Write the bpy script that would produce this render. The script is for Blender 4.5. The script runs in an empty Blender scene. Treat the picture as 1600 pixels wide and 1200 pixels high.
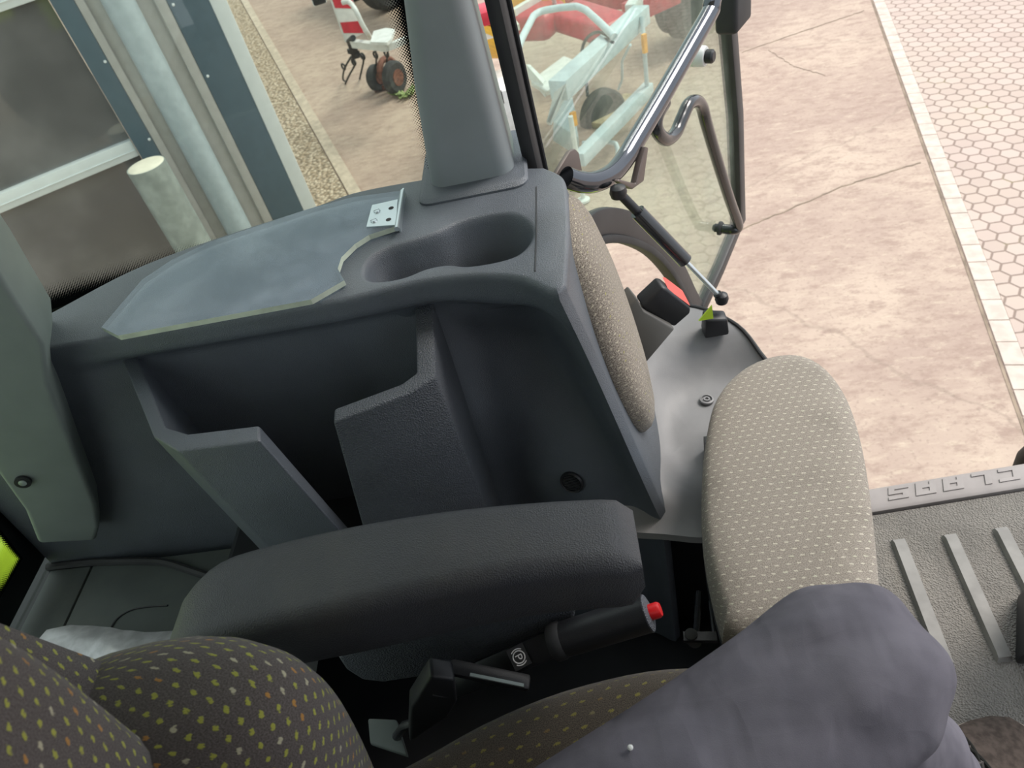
import bpy, bmesh, math, random
from mathutils import Vector, Matrix
from mathutils.geometry import tessellate_polygon

random.seed(7)
S = bpy.context.scene
COL = S.collection
PI = math.pi
V = Vector

# ------------------------------------------------------------------ camera, sky, sun, exposure
cam_data = bpy.data.cameras.new('camera')
cam = bpy.data.objects.new('camera', cam_data)
COL.objects.link(cam)
S.camera = cam
cam_data.sensor_width = 36.0
cam_data.lens = 25.875
cam_data.clip_start = 0.02
cam_data.clip_end = 300
ROT = [[0.978869, 0.162601, 0.124004], [-0.020041, 0.679767, -0.733154], [-0.203506, 0.715177, 0.668661]]
cam.matrix_world = Matrix.Translation((0, 0, 1.300)) @ Matrix(ROT).to_4x4()
cam_data.dof.use_dof = True
cam_data.dof.focus_distance = 0.95
cam_data.dof.aperture_fstop = 11.0

world = bpy.data.worlds.new('world')
S.world = world
world.use_nodes = True
wn, wl = world.node_tree.nodes, world.node_tree.links
wn.clear()
w_out = wn.new('ShaderNodeOutputWorld')
w_bg = wn.new('ShaderNodeBackground')
w_tc = wn.new('ShaderNodeTexCoord')
w_sep = wn.new('ShaderNodeSeparateXYZ')
w_ramp = wn.new('ShaderNodeValToRGB')
w_ramp.color_ramp.elements[0].position = 0.0
w_ramp.color_ramp.elements[0].color = (0.80, 0.86, 0.92, 1)
w_ramp.color_ramp.elements[1].position = 0.75
w_ramp.color_ramp.elements[1].color = (0.86, 0.93, 1.0, 1)
wl.new(w_tc.outputs['Generated'], w_sep.inputs[0])
wl.new(w_sep.outputs['Z'], w_ramp.inputs[0])
wl.new(w_ramp.outputs[0], w_bg.inputs['Color'])
w_bg.inputs['Strength'].default_value = 1.0
wl.new(w_bg.outputs[0], w_out.inputs[0])

sun_data = bpy.data.lights.new('sun', 'SUN')
sun = bpy.data.objects.new('sun', sun_data)
COL.objects.link(sun)
sun_data.energy = 2.2
sun_data.color = (1.0, 0.93, 0.86)
sun_data.angle = math.radians(25)
sun.rotation_euler = V((-0.62, -0.30, -0.80)).to_track_quat('-Z', 'Y').to_euler()
sun.location = (6, 3, 9)

S.view_settings.view_transform = 'Standard'
S.view_settings.look = 'None'
S.view_settings.exposure = 0.55
S.view_settings.gamma = 1.0
S.view_settings.use_curve_mapping = False

# ------------------------------------------------------------------ node helpers and materials
class NT:
    def __init__(s, mat):
        s.n, s.l = mat.node_tree.nodes, mat.node_tree.links
    def put(s, a, inp):
        if hasattr(a, 'is_output'):
            s.l.new(a, inp)
        else:
            inp.default_value = a
    def math(s, op, a, b=0.0, c=0.0):
        m = s.n.new('ShaderNodeMath'); m.operation = op
        for i, x in enumerate((a, b, c)):
            s.put(x, m.inputs[i])
        return m.outputs[0]
    def mix(s, f, a, b):
        m = s.n.new('ShaderNodeMix'); m.data_type = 'RGBA'
        s.put(f, m.inputs[0])
        s.put(a if hasattr(a, 'is_output') else (*a, 1), m.inputs[6])
        s.put(b if hasattr(b, 'is_output') else (*b, 1), m.inputs[7])
        return m.outputs[2]
    def noise(s, vec, scale, detail=3, rough=0.5, out='Fac'):
        m = s.n.new('ShaderNodeTexNoise')
        m.inputs['Scale'].default_value = scale
        m.inputs['Detail'].default_value = detail
        m.inputs['Roughness'].default_value = rough
        if vec is not None: s.l.new(vec, m.inputs['Vector'])
        return m.outputs[out]
    def ramp(s, f, p0, p1):
        m = s.n.new('ShaderNodeMapRange'); m.interpolation_type = 'SMOOTHSTEP'
        s.put(f, m.inputs[0]); m.inputs[1].default_value = p0; m.inputs[2].default_value = p1
        return m.outputs[0]
    def mapping(s, vec, rot=(0, 0, 0), scale=(1, 1, 1), loc=(0, 0, 0)):
        m = s.n.new('ShaderNodeMapping')
        m.inputs['Rotation'].default_value = rot; m.inputs['Scale'].default_value = scale; m.inputs['Location'].default_value = loc
        s.l.new(vec, m.inputs[0]); return m.outputs[0]
    def sep(s, vec):
        m = s.n.new('ShaderNodeSeparateXYZ'); s.l.new(vec, m.inputs[0]); return m.outputs
    def comb(s, x, y, z=0.0):
        m = s.n.new('ShaderNodeCombineXYZ')
        for i, a in enumerate((x, y, z)): s.put(a, m.inputs[i])
        return m.outputs[0]
    def bump(s, h, strength, dist):
        m = s.n.new('ShaderNodeBump'); m.inputs['Strength'].default_value = strength; m.inputs['Distance'].default_value = dist
        s.l.new(h, m.inputs['Height']); return m.outputs[0]
    def white(s, vec):
        m = s.n.new('ShaderNodeTexWhiteNoise'); m.noise_dimensions = '3D'; s.l.new(vec, m.inputs[0]); return m.outputs

def new_mat(name):
    m = bpy.data.materials.new(name); m.use_nodes = True
    b = m.node_tree.nodes['Principled BSDF']
    t = NT(m)
    tc = m.node_tree.nodes.new('ShaderNodeTexCoord')
    return m, b, t, tc

def plain(name, col, rough=0.5, metal=0.0, spec=0.5, var=0.12, vscale=14, grain=0, gstr=0.3, gdist=0.0006, dirt=None, coat=0.0):
    """a solid material with mild colour variation, optional grained surface and scuffs"""
    m, b, t, tc = new_mat(name)
    o = tc.outputs['Object']
    n = t.noise(o, vscale, 4)
    dark = tuple(c * (1 - var) for c in col); lite = tuple(min(1, c * (1 + var)) for c in col)
    c = t.mix(t.ramp(n, .3, .7), dark, lite)
    if dirt:
        d = t.noise(o, 5.5, 8, .62)
        c = t.mix(t.math('MULTIPLY', t.ramp(d, .5, .78), dirt[3]), c, dirt[:3])
        # fine pale scratches
        sc = t.noise(t.mapping(o, (0.4, 0.3, 0.9), (6, 120, 120)), 3.0, 2)
        msk = t.math('MULTIPLY', t.ramp(sc, .70, .76), t.ramp(t.noise(o, 7, 2), .56, .66))
        c = t.mix(t.math('MULTIPLY', msk, .35), c, tuple(min(1, x * 2.6 + .03) for x in col))
    t.l.new(c, b.inputs['Base Color'])
    b.inputs['Roughness'].default_value = rough
    b.inputs['Metallic'].default_value = metal
    b.inputs['Specular IOR Level'].default_value = spec
    if coat: b.inputs['Coat Weight'].default_value = coat
    if grain:
        h = t.n.new('ShaderNodeTexVoronoi'); h.inputs['Scale'].default_value = grain
        t.l.new(o, h.inputs['Vector'])
        t.l.new(t.bump(h.outputs['Distance'], gstr, gdist), b.inputs['Normal'])
    return m

def fabric(name, base, base2, dots, pitch=(0.0165, 0.0125), dash=(0.0030, 0.0015), ang=0.35, weave=900, mixdot=0.85):
    """upholstery: two-tone weave and staggered little dashes laid out on the UV (metres)"""
    m, b, t, tc = new_mat(name)
    u = t.sep(tc.outputs['UV'])
    warp = t.noise(tc.outputs['UV'], 60, 2)
    ux = t.math('ADD', u[0], t.math('MULTIPLY', t.math('SUBTRACT', warp, .5), .004))
    vy = t.math('DIVIDE', u[1], pitch[1])
    row = t.math('FLOOR', vy)
    ux = t.math('ADD', t.math('DIVIDE', ux, pitch[0]), t.math('MULTIPLY', t.math('PINGPONG', row, 1.0), .5))
    cellx = t.math('FLOOR', ux)
    fx = t.math('MULTIPLY', t.math('SUBTRACT', t.math('FRACT', ux), .5), pitch[0])
    fy = t.math('MULTIPLY', t.math('SUBTRACT', t.math('FRACT', vy), .5), pitch[1])
    ca, sa = math.cos(ang), math.sin(ang)
    rx = t.math('ADD', t.math('MULTIPLY', fx, ca), t.math('MULTIPLY', fy, sa))
    ry = t.math('SUBTRACT', t.math('MULTIPLY', fy, ca), t.math('MULTIPLY', fx, sa))
    e = t.math('ADD', t.math('POWER', t.math('ABSOLUTE', t.math('DIVIDE', rx, dash[0])), 2.0), t.math('POWER', t.math('ABSOLUTE', t.math('DIVIDE', ry, dash[1])), 2.0))
    frays = t.noise(t.mapping(tc.outputs['UV'], (0, 0, .5), (1, .6, 1)), 620, 2)
    e = t.math('ADD', e, t.math('MULTIPLY', t.math('SUBTRACT', frays, .5), 4.5))
    dot = t.math('SUBTRACT', 1.0, t.ramp(e, .55, 1.35))
    wn_ = t.white(t.comb(cellx, row, 0.0))
    r = t.n.new('ShaderNodeValToRGB'); r.color_ramp.interpolation = 'CONSTANT'
    els = r.color_ramp.elements
    els[0].color = (*dots[0], 1); els[0].position = 0
    els[1].color = (*dots[1], 1); els[1].position = .78
    x = els.new(.89); x.color = (*dots[2], 1)
    t.l.new(wn_['Value'], r.inputs[0])
    w = t.noise(tc.outputs['UV'], weave, 3, .7)
    w2 = t.noise(tc.outputs['UV'], 9, 3)
    c = t.mix(t.ramp(w, .35, .68), base, base2)
    c = t.mix(t.math('MULTIPLY', t.ramp(w2, .5, .75), .3), c, tuple(x_ * .6 for x_ in base))
    c = t.mix(t.math('MULTIPLY', dot, mixdot), c, r.outputs[0])
    t.l.new(c, b.inputs['Base Color'])
    b.inputs['Roughness'].default_value = .95
    b.inputs['Specular IOR Level'].default_value = .15
    b.inputs['Sheen Weight'].default_value = .15
    h = t.math('ADD', w, t.math('MULTIPLY', dot, .4))
    t.l.new(t.bump(h, .55, .0012), b.inputs['Normal'])
    return m

def glass(name, tint, rough=0.0, haze=0.0, hazecol=(.8, .85, .9), smudge=0.0, refl=0.9):
    """thin pane: tinted see-through plus a Fresnel mirror layer, with optional dusty film"""
    m = bpy.data.materials.new(name); m.use_nodes = True
    t = NT(m); t.n.clear()
    out = t.n.new('ShaderNodeOutputMaterial')
    tr = t.n.new('ShaderNodeBsdfTransparent'); tr.inputs[0].default_value = (*tint, 1)
    gl = t.n.new('ShaderNodeBsdfGlossy'); gl.inputs['Roughness'].default_value = rough
    gl.inputs[0].default_value = (refl, refl, refl, 1)
    fr = t.n.new('ShaderNodeLayerWeight'); fr.inputs[0].default_value = .5
    fz = t.math('ADD', .035, t.math('MULTIPLY', t.math('POWER', fr.outputs['Facing'], 5.0), .9))
    mx = t.n.new('ShaderNodeMixShader')
    t.l.new(fz, mx.inputs[0]); t.l.new(tr.outputs[0], mx.inputs[1]); t.l.new(gl.outputs[0], mx.inputs[2])
    last = mx.outputs[0]
    if haze or smudge:
        tc = t.n.new('ShaderNodeTexCoord')
        n = t.noise(tc.outputs['Object'], 9, 6, .65)
        f = t.math('ADD', haze, t.math('MULTIPLY', t.ramp(n, .4, .75), smudge))
        df = t.n.new('ShaderNodeBsdfDiffuse'); df.inputs[0].default_value = (*hazecol, 1)
        m2 = t.n.new('ShaderNodeMixShader')
        t.l.new(f, m2.inputs[0]); t.l.new(last, m2.inputs[1]); t.l.new(df.outputs[0], m2.inputs[2])
        last = m2.outputs[0]
    t.l.new(last, out.inputs[0])
    return m

def frit_mat(name, solid_to):
    """printed ceramic border: UV v runs 0 (solid edge) to 1 (faded); dots shrink with v, UV u in metres"""
    m = bpy.data.materials.new(name); m.use_nodes = True
    t = NT(m); t.n.clear()
    out = t.n.new('ShaderNodeOutputMaterial')
    tc = t.n.new('ShaderNodeTexCoord')
    uv = t.sep(tc.outputs['UV'])
    p = 0.0031
    a = t.mapping(tc.outputs['UV'], (0, 0, PI / 4), (1 / p, 1 / p, 1))
    q = t.sep(a)
    fx = t.math('SUBTRACT', t.math('FRACT', q[0]), .5); fy = t.math('SUBTRACT', t.math('FRACT', q[1]), .5)
    d = t.math('SQRT', t.math('ADD', t.math('MULTIPLY', fx, fx), t.math('MULTIPLY', fy, fy)))
    wv = t.n.new('ShaderNodeAttribute'); wv.attribute_name = 'fade'
    r = t.math('MULTIPLY', t.math('SUBTRACT', 1.0, wv.outputs['Fac']), .85)
    r = t.math('ADD', r, .05)
    on = t.math('LESS_THAN', d, r)
    tr = t.n.new('ShaderNodeBsdfTransparent')
    bk = t.n.new('ShaderNodeBsdfDiffuse'); bk.inputs[0].default_value = (.006, .007, .008, 1)
    mx = t.n.new('ShaderNodeMixShader')
    t.l.new(on, mx.inputs[0]); t.l.new(tr.outputs[0], mx.inputs[1]); t.l.new(bk.outputs[0], mx.inputs[2])
    t.l.new(mx.outputs[0], out.inputs[0])
    return m

M = {}
SL = (.098, .113, .134)
M['slate'] = plain('slate_plastic', SL, .43, spec=.75, var=.08, grain=850, gstr=.6, gdist=.0009, dirt=(.10, .105, .10, .35))
M['slate_soft'] = plain('slate_grained_plastic', (.082, .091, .106), .55, var=.08, grain=480, gstr=.8, gdist=.0016, dirt=(.12, .115, .09, .3))
M['arm'] = plain('grained_armrest_vinyl', (.046, .048, .055), .48, var=.1, grain=720, gstr=.55, gdist=.0010, dirt=(.10, .095, .08, .35))
M['pillar'] = plain('grey_pillar_trim', (.245, .275, .285), .55, var=.04, grain=1100, gstr=.15, gdist=.0004)
M['cpillar'] = plain('grey_green_trim', (.20, .235, .22), .6, var=.05, grain=1100, gstr=.15, gdist=.0004)
M['plinth'] = plain('worn_grey_plastic', (.24, .24, .245), .5, var=.08, grain=900, gstr=.2, gdist=.0004, dirt=(.30, .27, .26, .5))
M['shelf'] = plain('dusty_shelf_plastic', (.095, .110, .105), .6, var=.1, grain=900, gstr=.2, gdist=.0004, dirt=(.16, .17, .15, .6))
M['black'] = plain('black_plastic', (.016, .017, .020), .45, var=.15, grain=800, gstr=.25, gdist=.0004)
M['blackgloss'] = plain('black_painted_steel', (.022, .024, .028), .22, var=.1, coat=.4)
M['rubber'] = plain('black_rubber', (.028, .029, .031), .65, var=.2)
M['frame'] = plain('door_frame_seal', (.040, .040, .042), .5, var=.15)
M['chrome'] = plain('polished_dark_handrail', (.10, .105, .12), .13, metal=.9, var=.05, coat=.3)
M['steel'] = plain('zinc_steel', (.62, .68, .70), .32, metal=.85, var=.08)
M['red'] = plain('red_plastic', (.62, .012, .016), .35, var=.05)
M['redsoft'] = plain('faded_red_plastic', (.65, .10, .08), .5, var=.05)
M['lime'] = plain('lime_green_paint', (.46, .66, .035), .35, var=.05, coat=.3)
M['floormat'] = plain('worn_rubber_mat', (.22, .205, .185), .8, var=.12, vscale=9, grain=330, gstr=.9, gdist=.003, dirt=(.34, .31, .26, .6))
M['rib'] = plain('worn_rib_rubber', (.27, .26, .245), .6, var=.12, vscale=30)
M['sill'] = plain('dusty_sill_plastic', (.33, .30, .29), .6, var=.08, vscale=20)
def trouser_mat():
    m, b, t, tc = new_mat('grey_blue_trouser_cloth')
    o = tc.outputs['Object']
    n = t.noise(o, 25, 4)
    c = t.mix(t.ramp(n, .3, .7), (.116, .112, .135), (.142, .137, .163))
    t.l.new(c, b.inputs['Base Color']); b.inputs['Roughness'].default_value = .9; b.inputs['Specular IOR Level'].default_value = .15
    f1 = t.noise(t.mapping(o, (0, 0, .45), (5, 16, 9)), 1.0, 2, .4)
    f2 = t.noise(t.mapping(o, (0, .5, -.5), (22, 7, 12)), 1.0, 2, .4)
    w = t.noise(o, 1400, 1)
    rd = lambda q: t.math('POWER', t.math('SUBTRACT', 1.0, t.math('ABSOLUTE', t.math('SUBTRACT', t.math('MULTIPLY', q, 2.0), 1.0))), 5.0)
    h = t.math('ADD', t.math('ADD', t.math('ADD', f1, t.math('MULTIPLY', f2, .6)), t.math('MULTIPLY', t.math('ADD', rd(f1), rd(f2)), .035)), t.math('MULTIPLY', w, .015))
    t.l.new(t.bump(h, .5, .03), b.inputs['Normal'])
    return m
M['jeans'] = trouser_mat()
M['shoe'] = plain('brown_suede', (.085, .066, .056), .85, spec=.2, var=.3, vscale=90)
M['shoe2'] = plain('grey_brown_leather', (.10, .088, .085), .7, spec=.2, var=.2)
M['lace'] = plain('dark_lace', (.030, .030, .028), .9, spec=.1)
M['piping'] = plain('pale_piping', (.5, .42, .36), .8)
M['paint_white'] = plain('white_paint', (.72, .74, .72), .45, var=.08)
M['paint_teal'] = plain('pale_blue_grey_paint', (.56, .64, .68), .45, var=.06)
M['paint_red'] = plain('red_machine_paint', (.50, .025, .045), .4, var=.12)
M['paint_yellow'] = plain('yellow_machine_paint', (.85, .52, .02), .45, var=.1)
M['orange'] = plain('orange_reflector', (.95, .42, .05), .4)
M['rust'] = plain('rusty_brown_iron', (.19, .085, .06), .85, var=.4, vscale=30)
M['tyre'] = plain('dusty_tyre', (.055, .055, .055), .85, var=.25, vscale=12)
M['panel'] = plain('dark_blue_grey_cladding', (.078, .125, .160), .42, var=.05, dirt=(.12, .16, .18, .2))
M['panel_light'] = plain('warm_grey_cladding', (.46, .46, .44), .45, var=.05)
M['pipe'] = plain('blue_grey_column_paint', (.42, .50, .53), .35, var=.06)
M['alu'] = plain('white_aluminium', (.74, .79, .79), .4, var=.03)
M['gatepane'] = plain('dark_gate_glazing', (.175, .168, .168), .05, spec=.9, var=.35, vscale=1.2)
M['galv'] = plain('galvanised_steel', (.33, .38, .36), .5, metal=.25, var=.18, vscale=9)
M['bracket'] = plain('brown_grey_bracket_steel', (.13, .105, .095), .45, metal=.3, var=.15)
M['holster'] = plain('grey_brown_plastic', (.105, .102, .095), .5, var=.08)
M['fill'] = plain('cream_cement', (.78, .75, .62), .9, var=.06)
M['paper'] = plain('silver_foil_bag', (.50, .50, .52), .38, metal=.35, var=.2, vscale=40)
M['weed'] = plain('fresh_weed_leaf', (.28, .36, .13), .7, var=.3)
M['strawplank'] = plain('weathered_plank', (.55, .45, .28), .8, var=.2)
M['white_mark'] = plain('white_print', (.85, .85, .85), .5, var=.02)
M['ceil'] = plain('cab_headliner', (.45, .45, .44), .9, var=.03)

M['fab_driver'] = fabric('brown_seat_fabric_with_lime_dashes', (.060, .050, .047), (.140, .122, .114), ((.36, .37, .06), (.46, .43, .30), (.42, .21, .05)), pitch=(.0130, .0094), dash=(.0027, .0014), ang=.5)
M['fab_cushion'] = fabric('worn_brown_seat_fabric', (.042, .036, .030), (.115, .100, .080), ((.26, .24, .05), (.22, .20, .10), (.20, .14, .05)), pitch=(.019, .013), mixdot=.6)
M['fab_pass'] = fabric('beige_seat_fabric_with_cream_dashes', (.215, .19, .16), (.40, .36, .315), ((.60, .56, .46), (.56, .55, .43), (.62, .57, .48)), pitch=(.0126, .0098), dash=(.0027, .00105), ang=-.12, weave=700, mixdot=.75)
M['fab_back'] = fabric('speckled_beige_seat_fabric', (.11, .092, .075), (.42, .37, .31), ((.62, .56, .42), (.40, .40, .06), (.62, .58, .50)), pitch=(.012, .010), dash=(.0022, .0011), ang=.1, weave=520, mixdot=.55)

M['glass_side'] = glass('side_window_glass', (.84, .875, .83), haze=.015, refl=.8)
M['glass_door'] = glass('greenish_door_glass', (.84, .91, .85), haze=.05, hazecol=(.64, .70, .60), smudge=.10, refl=.8)
M['acrylic'] = glass('scuffed_clear_acrylic', (.88, .93, .97), rough=.10, haze=.08, hazecol=(.66, .73, .82), smudge=.20, refl=.7)
M['acrylic_edge'] = plain('pale_green_acrylic_edge', (.60, .66, .54), .25, var=.15, vscale=30)
M['frit'] = frit_mat('window_frit', 0)
M['frit_solid'] = plain('black_window_border', (.006, .007, .008), .3, var=.02)

def ground_mat():
    m, b, t, tc = new_mat('stained_yard_concrete')
    o = tc.outputs['Object']
    big = t.noise(o, .9, 6, .6); mid = t.noise(t.mapping(o, (0, 0, .4), (1, 1.8, 1)), 6.5, 9, .72)
    fine = t.noise(t.mapping(o, (0, 0, .5), (1, 2.6, 1)), 9, 6, .7)
    c = t.mix(t.ramp(big, .35, .7), (.41, .31, .255), (.53, .42, .335))
    c = t.mix(t.math('MULTIPLY', t.ramp(mid, .44, .68), .72), c, (.31, .22, .18))
    c = t.mix(t.math('MULTIPLY', t.ramp(fine, .5, .75), .6), c, (.60, .50, .385))
    sp = t.noise(o, 40, 3); c = t.mix(t.math('MULTIPLY', t.ramp(sp, .55, .72), .45), c, (.27, .20, .165))
    # hairline cracks
    v = t.n.new('ShaderNodeTexVoronoi'); v.feature = 'DISTANCE_TO_EDGE'; v.inputs['Scale'].default_value = .33
    wv = t.n.new('ShaderNodeVectorMath'); wv.operation = 'ADD'
    nz = t.noise(o, 1.3, 4, .6, 'Color'); sc = t.n.new('ShaderNodeVectorMath'); sc.operation = 'SCALE'; sc.inputs[3].default_value = .5
    t.l.new(nz, sc.inputs[0]); t.l.new(o, wv.inputs[0]); t.l.new(sc.outputs[0], wv.inputs[1]); t.l.new(wv.outputs[0], v.inputs['Vector'])
    cr = t.math('SUBTRACT', 1.0, t.ramp(v.outputs['Distance'], .001, .006))
    c = t.mix(t.math('MULTIPLY', cr, .22), c, (.18, .14, .11))
    t.l.new(c, b.inputs['Base Color']); b.inputs['Roughness'].default_value = .9; b.inputs['Specular IOR Level'].default_value = .2
    t.l.new(t.bump(mid, .4, .01), b.inputs['Normal'])
    return m

def paver_mat():
    m, b, t, tc = new_mat('hexagonal_pavers')
    p = t.mapping(tc.outputs['Object'], (0, 0, math.radians(33)), (1 / .1285, 1 / .1285, 1))
    q = t.sep(p)
    s3 = math.sqrt(3)
    def hexd(x, y):
        ax = t.math('ABSOLUTE', x); ay = t.math('ABSOLUTE', y)
        return t.math('MAXIMUM', ax, t.math('ADD', t.math('MULTIPLY', ax, .5), t.math('MULTIPLY', ay, s3 / 2)))
    def wrap(v, per, off):
        k = t.math('DIVIDE', t.math('ADD', v, off), per)
        return t.math('MULTIPLY', t.math('SUBTRACT', t.math('FRACT', k), .5), per), t.math('FLOOR', k)
    ax, ai = wrap(q[0], 1.0, 0.0); ay, aj = wrap(q[1], s3, 0.0)
    bx, bi = wrap(q[0], 1.0, .5); by, bj = wrap(q[1], s3, s3 / 2)
    d1 = hexd(ax, ay); d2 = hexd(bx, by)
    d = t.math('MINIMUM', d1, d2)
    first = t.math('LESS_THAN', d1, d2)
    wob = t.noise(tc.outputs['Object'], 22, 2)
    dd = t.math('ADD', d, t.math('MULTIPLY', t.math('SUBTRACT', wob, .5), .05))
    joint = t.ramp(dd, .425, .475)
    idv = t.comb(t.math('ADD', t.math('MULTIPLY', first, ai), t.math('MULTIPLY', t.math('SUBTRACT', 1, first), t.math('ADD', bi, 50.5))), t.math('ADD', t.math('MULTIPLY', first, aj), t.math('MULTIPLY', t.math('SUBTRACT', 1, first), bj)), first)
    w = t.white(idv)['Value']
    c = t.mix(w, (.47, .375, .325), (.535, .43, .375))
    st = t.noise(tc.outputs['Object'], 1.0, 5, .6)
    c = t.mix(t.math('MULTIPLY', t.ramp(st, .4, .7), .4), c, (.54, .45, .36))
    jc = t.mix(t.ramp(t.noise(tc.outputs['Object'], 3, 3), .62, .72), (.21, .155, .125), (.21, .18, .09))
    c = t.mix(t.math('MULTIPLY', joint, .8), c, jc)
    t.l.new(c, b.inputs['Base Color']); b.inputs['Roughness'].default_value = .88; b.inputs['Specular IOR Level'].default_value = .2
    t.l.new(t.bump(t.math('SUBTRACT', 1.0, joint), .5, .008), b.inputs['Normal'])
    return m

def gravel_mat():
    m, b, t, tc = new_mat('loose_beige_gravel')
    v = t.n.new('ShaderNodeTexVoronoi'); v.inputs['Scale'].default_value = 26
    t.l.new(tc.outputs['Object'], v.inputs['Vector'])
    w = t.white(v.outputs['Position'])['Value']
    c = t.mix(w, (.40, .30, .20), (.66, .56, .43))
    c = t.mix(t.math('MULTIPLY', t.ramp(v.outputs['Distance'], .35, .75), .8), c, (.20, .15, .10))
    t.l.new(c, b.inputs['Base Color']); b.inputs['Roughness'].default_value = .9
    h = t.math('SUBTRACT', 1.0, v.outputs['Distance'])
    t.l.new(t.bump(h, 1.0, .03), b.inputs['Normal'])
    return m
M['ground'] = ground_mat(); M['paver'] = paver_mat(); M['gravel'] = gravel_mat()
M['edging'] = plain('concrete_edging', (.50, .42, .33), .9, var=.15)
M['kerb'] = plain('kerb_brick', (.58, .49, .42), .9, var=.10)

# ------------------------------------------------------------------ mesh helpers (world coordinates; origins moved when linked)
def finish(name, verts, faces, mat, uvs=None, smooth=35, mats=None, midx=None):
    me = bpy.data.meshes.new(name)
    me.from_pydata([tuple(v) for v in verts], [], faces)
    for mm in (mats or [mat]): me.materials.append(mm)
    if midx:
        for p, i in zip(me.polygons, midx): p.material_index = i
    if uvs:
        l = me.uv_layers.new(name='UVMap')
        for p in me.polygons:
            for li in p.loop_indices: l.data[li].uv = uvs[me.loops[li].vertex_index]
    bm = bmesh.new(); bm.from_mesh(me)
    bmesh.ops.recalc_face_normals(bm, faces=bm.faces)
    bm.to_mesh(me); bm.free()
    if smooth:
        for p in me.polygons: p.use_smooth = True
        me.set_sharp_from_angle(angle=math.radians(smooth))
    return me

def link(me, name, parent=None):
    o = bpy.data.objects.new(name, me); COL.objects.link(o)
    if parent is None:
        xs = [v.co for v in me.vertices]
        c = V(((min(v.x for v in xs) + max(v.x for v in xs)) / 2, (min(v.y for v in xs) + max(v.y for v in xs)) / 2, min(v.z for v in xs)))
        me.transform(Matrix.Translation(-c)); o.location = c
    else:
        o.parent = parent
        me.transform(Matrix.Translation(-wloc(parent)))
    return o

def wloc(o):
    l = V((0, 0, 0))
    while o is not None:
        l = l + V(o.location); o = o.parent
    return l

def thing(name, loc, label, cat, group=None):
    o = bpy.data.objects.new(name, None); COL.objects.link(o)
    o.empty_display_size = .05; o.location = loc
    o['label'] = label; o['category'] = cat
    if group: o['group'] = group
    return o

def tag(o, label, cat, group=None, kind=None):
    o['label'] = label; o['category'] = cat
    if group: o['group'] = group
    if kind: o['kind'] = kind
    return o

def structure(o, label, cat):
    o['kind'] = 'structure'; o['label'] = label; o['category'] = cat
    return o

class MB:
    """collects closed pieces and links them as one mesh"""
    def __init__(s): s.v, s.f, s.u, s.m = [], [], [], []
    def add(s, v, f, u=None, m=0):
        k = len(s.v); s.v += [V(x) for x in v]; s.f += [tuple(i + k for i in a) for a in f]
        s.u += u if u else [(x[0], x[1]) for x in v]; s.m += [m] * len(f)
        return s
    def build(s, name, mat, parent=None, smooth=35, bevel=0, seg=2):
        mats = mat if isinstance(mat, list) else [mat]
        me = finish(name, s.v, s.f, None, s.u, smooth, mats, s.m)
        if bevel:
            bm = bmesh.new(); bm.from_mesh(me)
            ed = [e for e in bm.edges if len(e.link_faces) == 2 and e.calc_face_angle() > math.radians(28)]
            bmesh.ops.bevel(bm, geom=ed, offset=bevel, segments=seg, affect='EDGES', clamp_overlap=True, profile=.5)
            bm.to_mesh(me); bm.free()
            for p in me.polygons: p.use_smooth = True
            me.set_sharp_from_angle(angle=math.radians(40))
        return link(me, name, parent)

def catmull(pts, n=8, closed=False):
    P = [V(p) for p in pts]; out = []
    N = len(P)
    rng = range(N) if closed else range(N - 1)
    for i in rng:
        g = (lambda k: P[k % N]) if closed else (lambda k: P[max(0, min(N - 1, k))])
        p0, p1, p2, p3 = g(i - 1), g(i), g(i + 1), g(i + 2)
        for k in range(n):
            t = k / n
            out.append(.5 * ((2 * p1) + (p2 - p0) * t + (2 * p0 - 5 * p1 + 4 * p2 - p3) * t * t + (3 * p1 - p0 - 3 * p2 + p3) * t ** 3))
    if not closed: out.append(P[-1])
    return out

def resample(pts, n, closed=False):
    P = [V(p) for p in pts]
    if closed: P = P + [P[0]]
    L = [0]
    for a, b in zip(P, P[1:]): L.append(L[-1] + (b - a).length)
    out = []
    cnt = n if closed else n - 1
    j = 0
    for i in range(n):
        d = L[-1] * i / cnt
        while j < len(L) - 2 and L[j + 1] < d: j += 1
        w = (d - L[j]) / max(1e-9, L[j + 1] - L[j])
        out.append(P[j].lerp(P[j + 1], w))
    return out

def loft(rings, cap=True, closed=True):
    """rings of equal length -> verts, faces, uvs (metres)"""
    n = len(rings[0]); v = []; f = []; u = []
    vv = 0
    for i, r in enumerate(rings):
        if i: vv += sum((V(a) - V(b)).length for a, b in zip(r, rings[i - 1])) / n
        tot = sum((V(r[k]) - V(r[k - 1])).length for k in range(n)); uu = 0
        for k, p in enumerate(r):
            if k: uu += (V(p) - V(r[k - 1])).length
            v.append(V(p)); u.append((uu if (k <= n // 2 or not closed) else uu - tot, vv))
    for i in range(len(rings) - 1):
        for k in range(n if closed else n - 1):
            a = i * n + k; b = i * n + (k + 1) % n
            f.append((a, b, b + n, a + n))
    if cap and closed:
        f.append(tuple(range(n)))
        f.append(tuple((len(rings) - 1) * n + k for k in range(n)))
    return v, f, u

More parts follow.
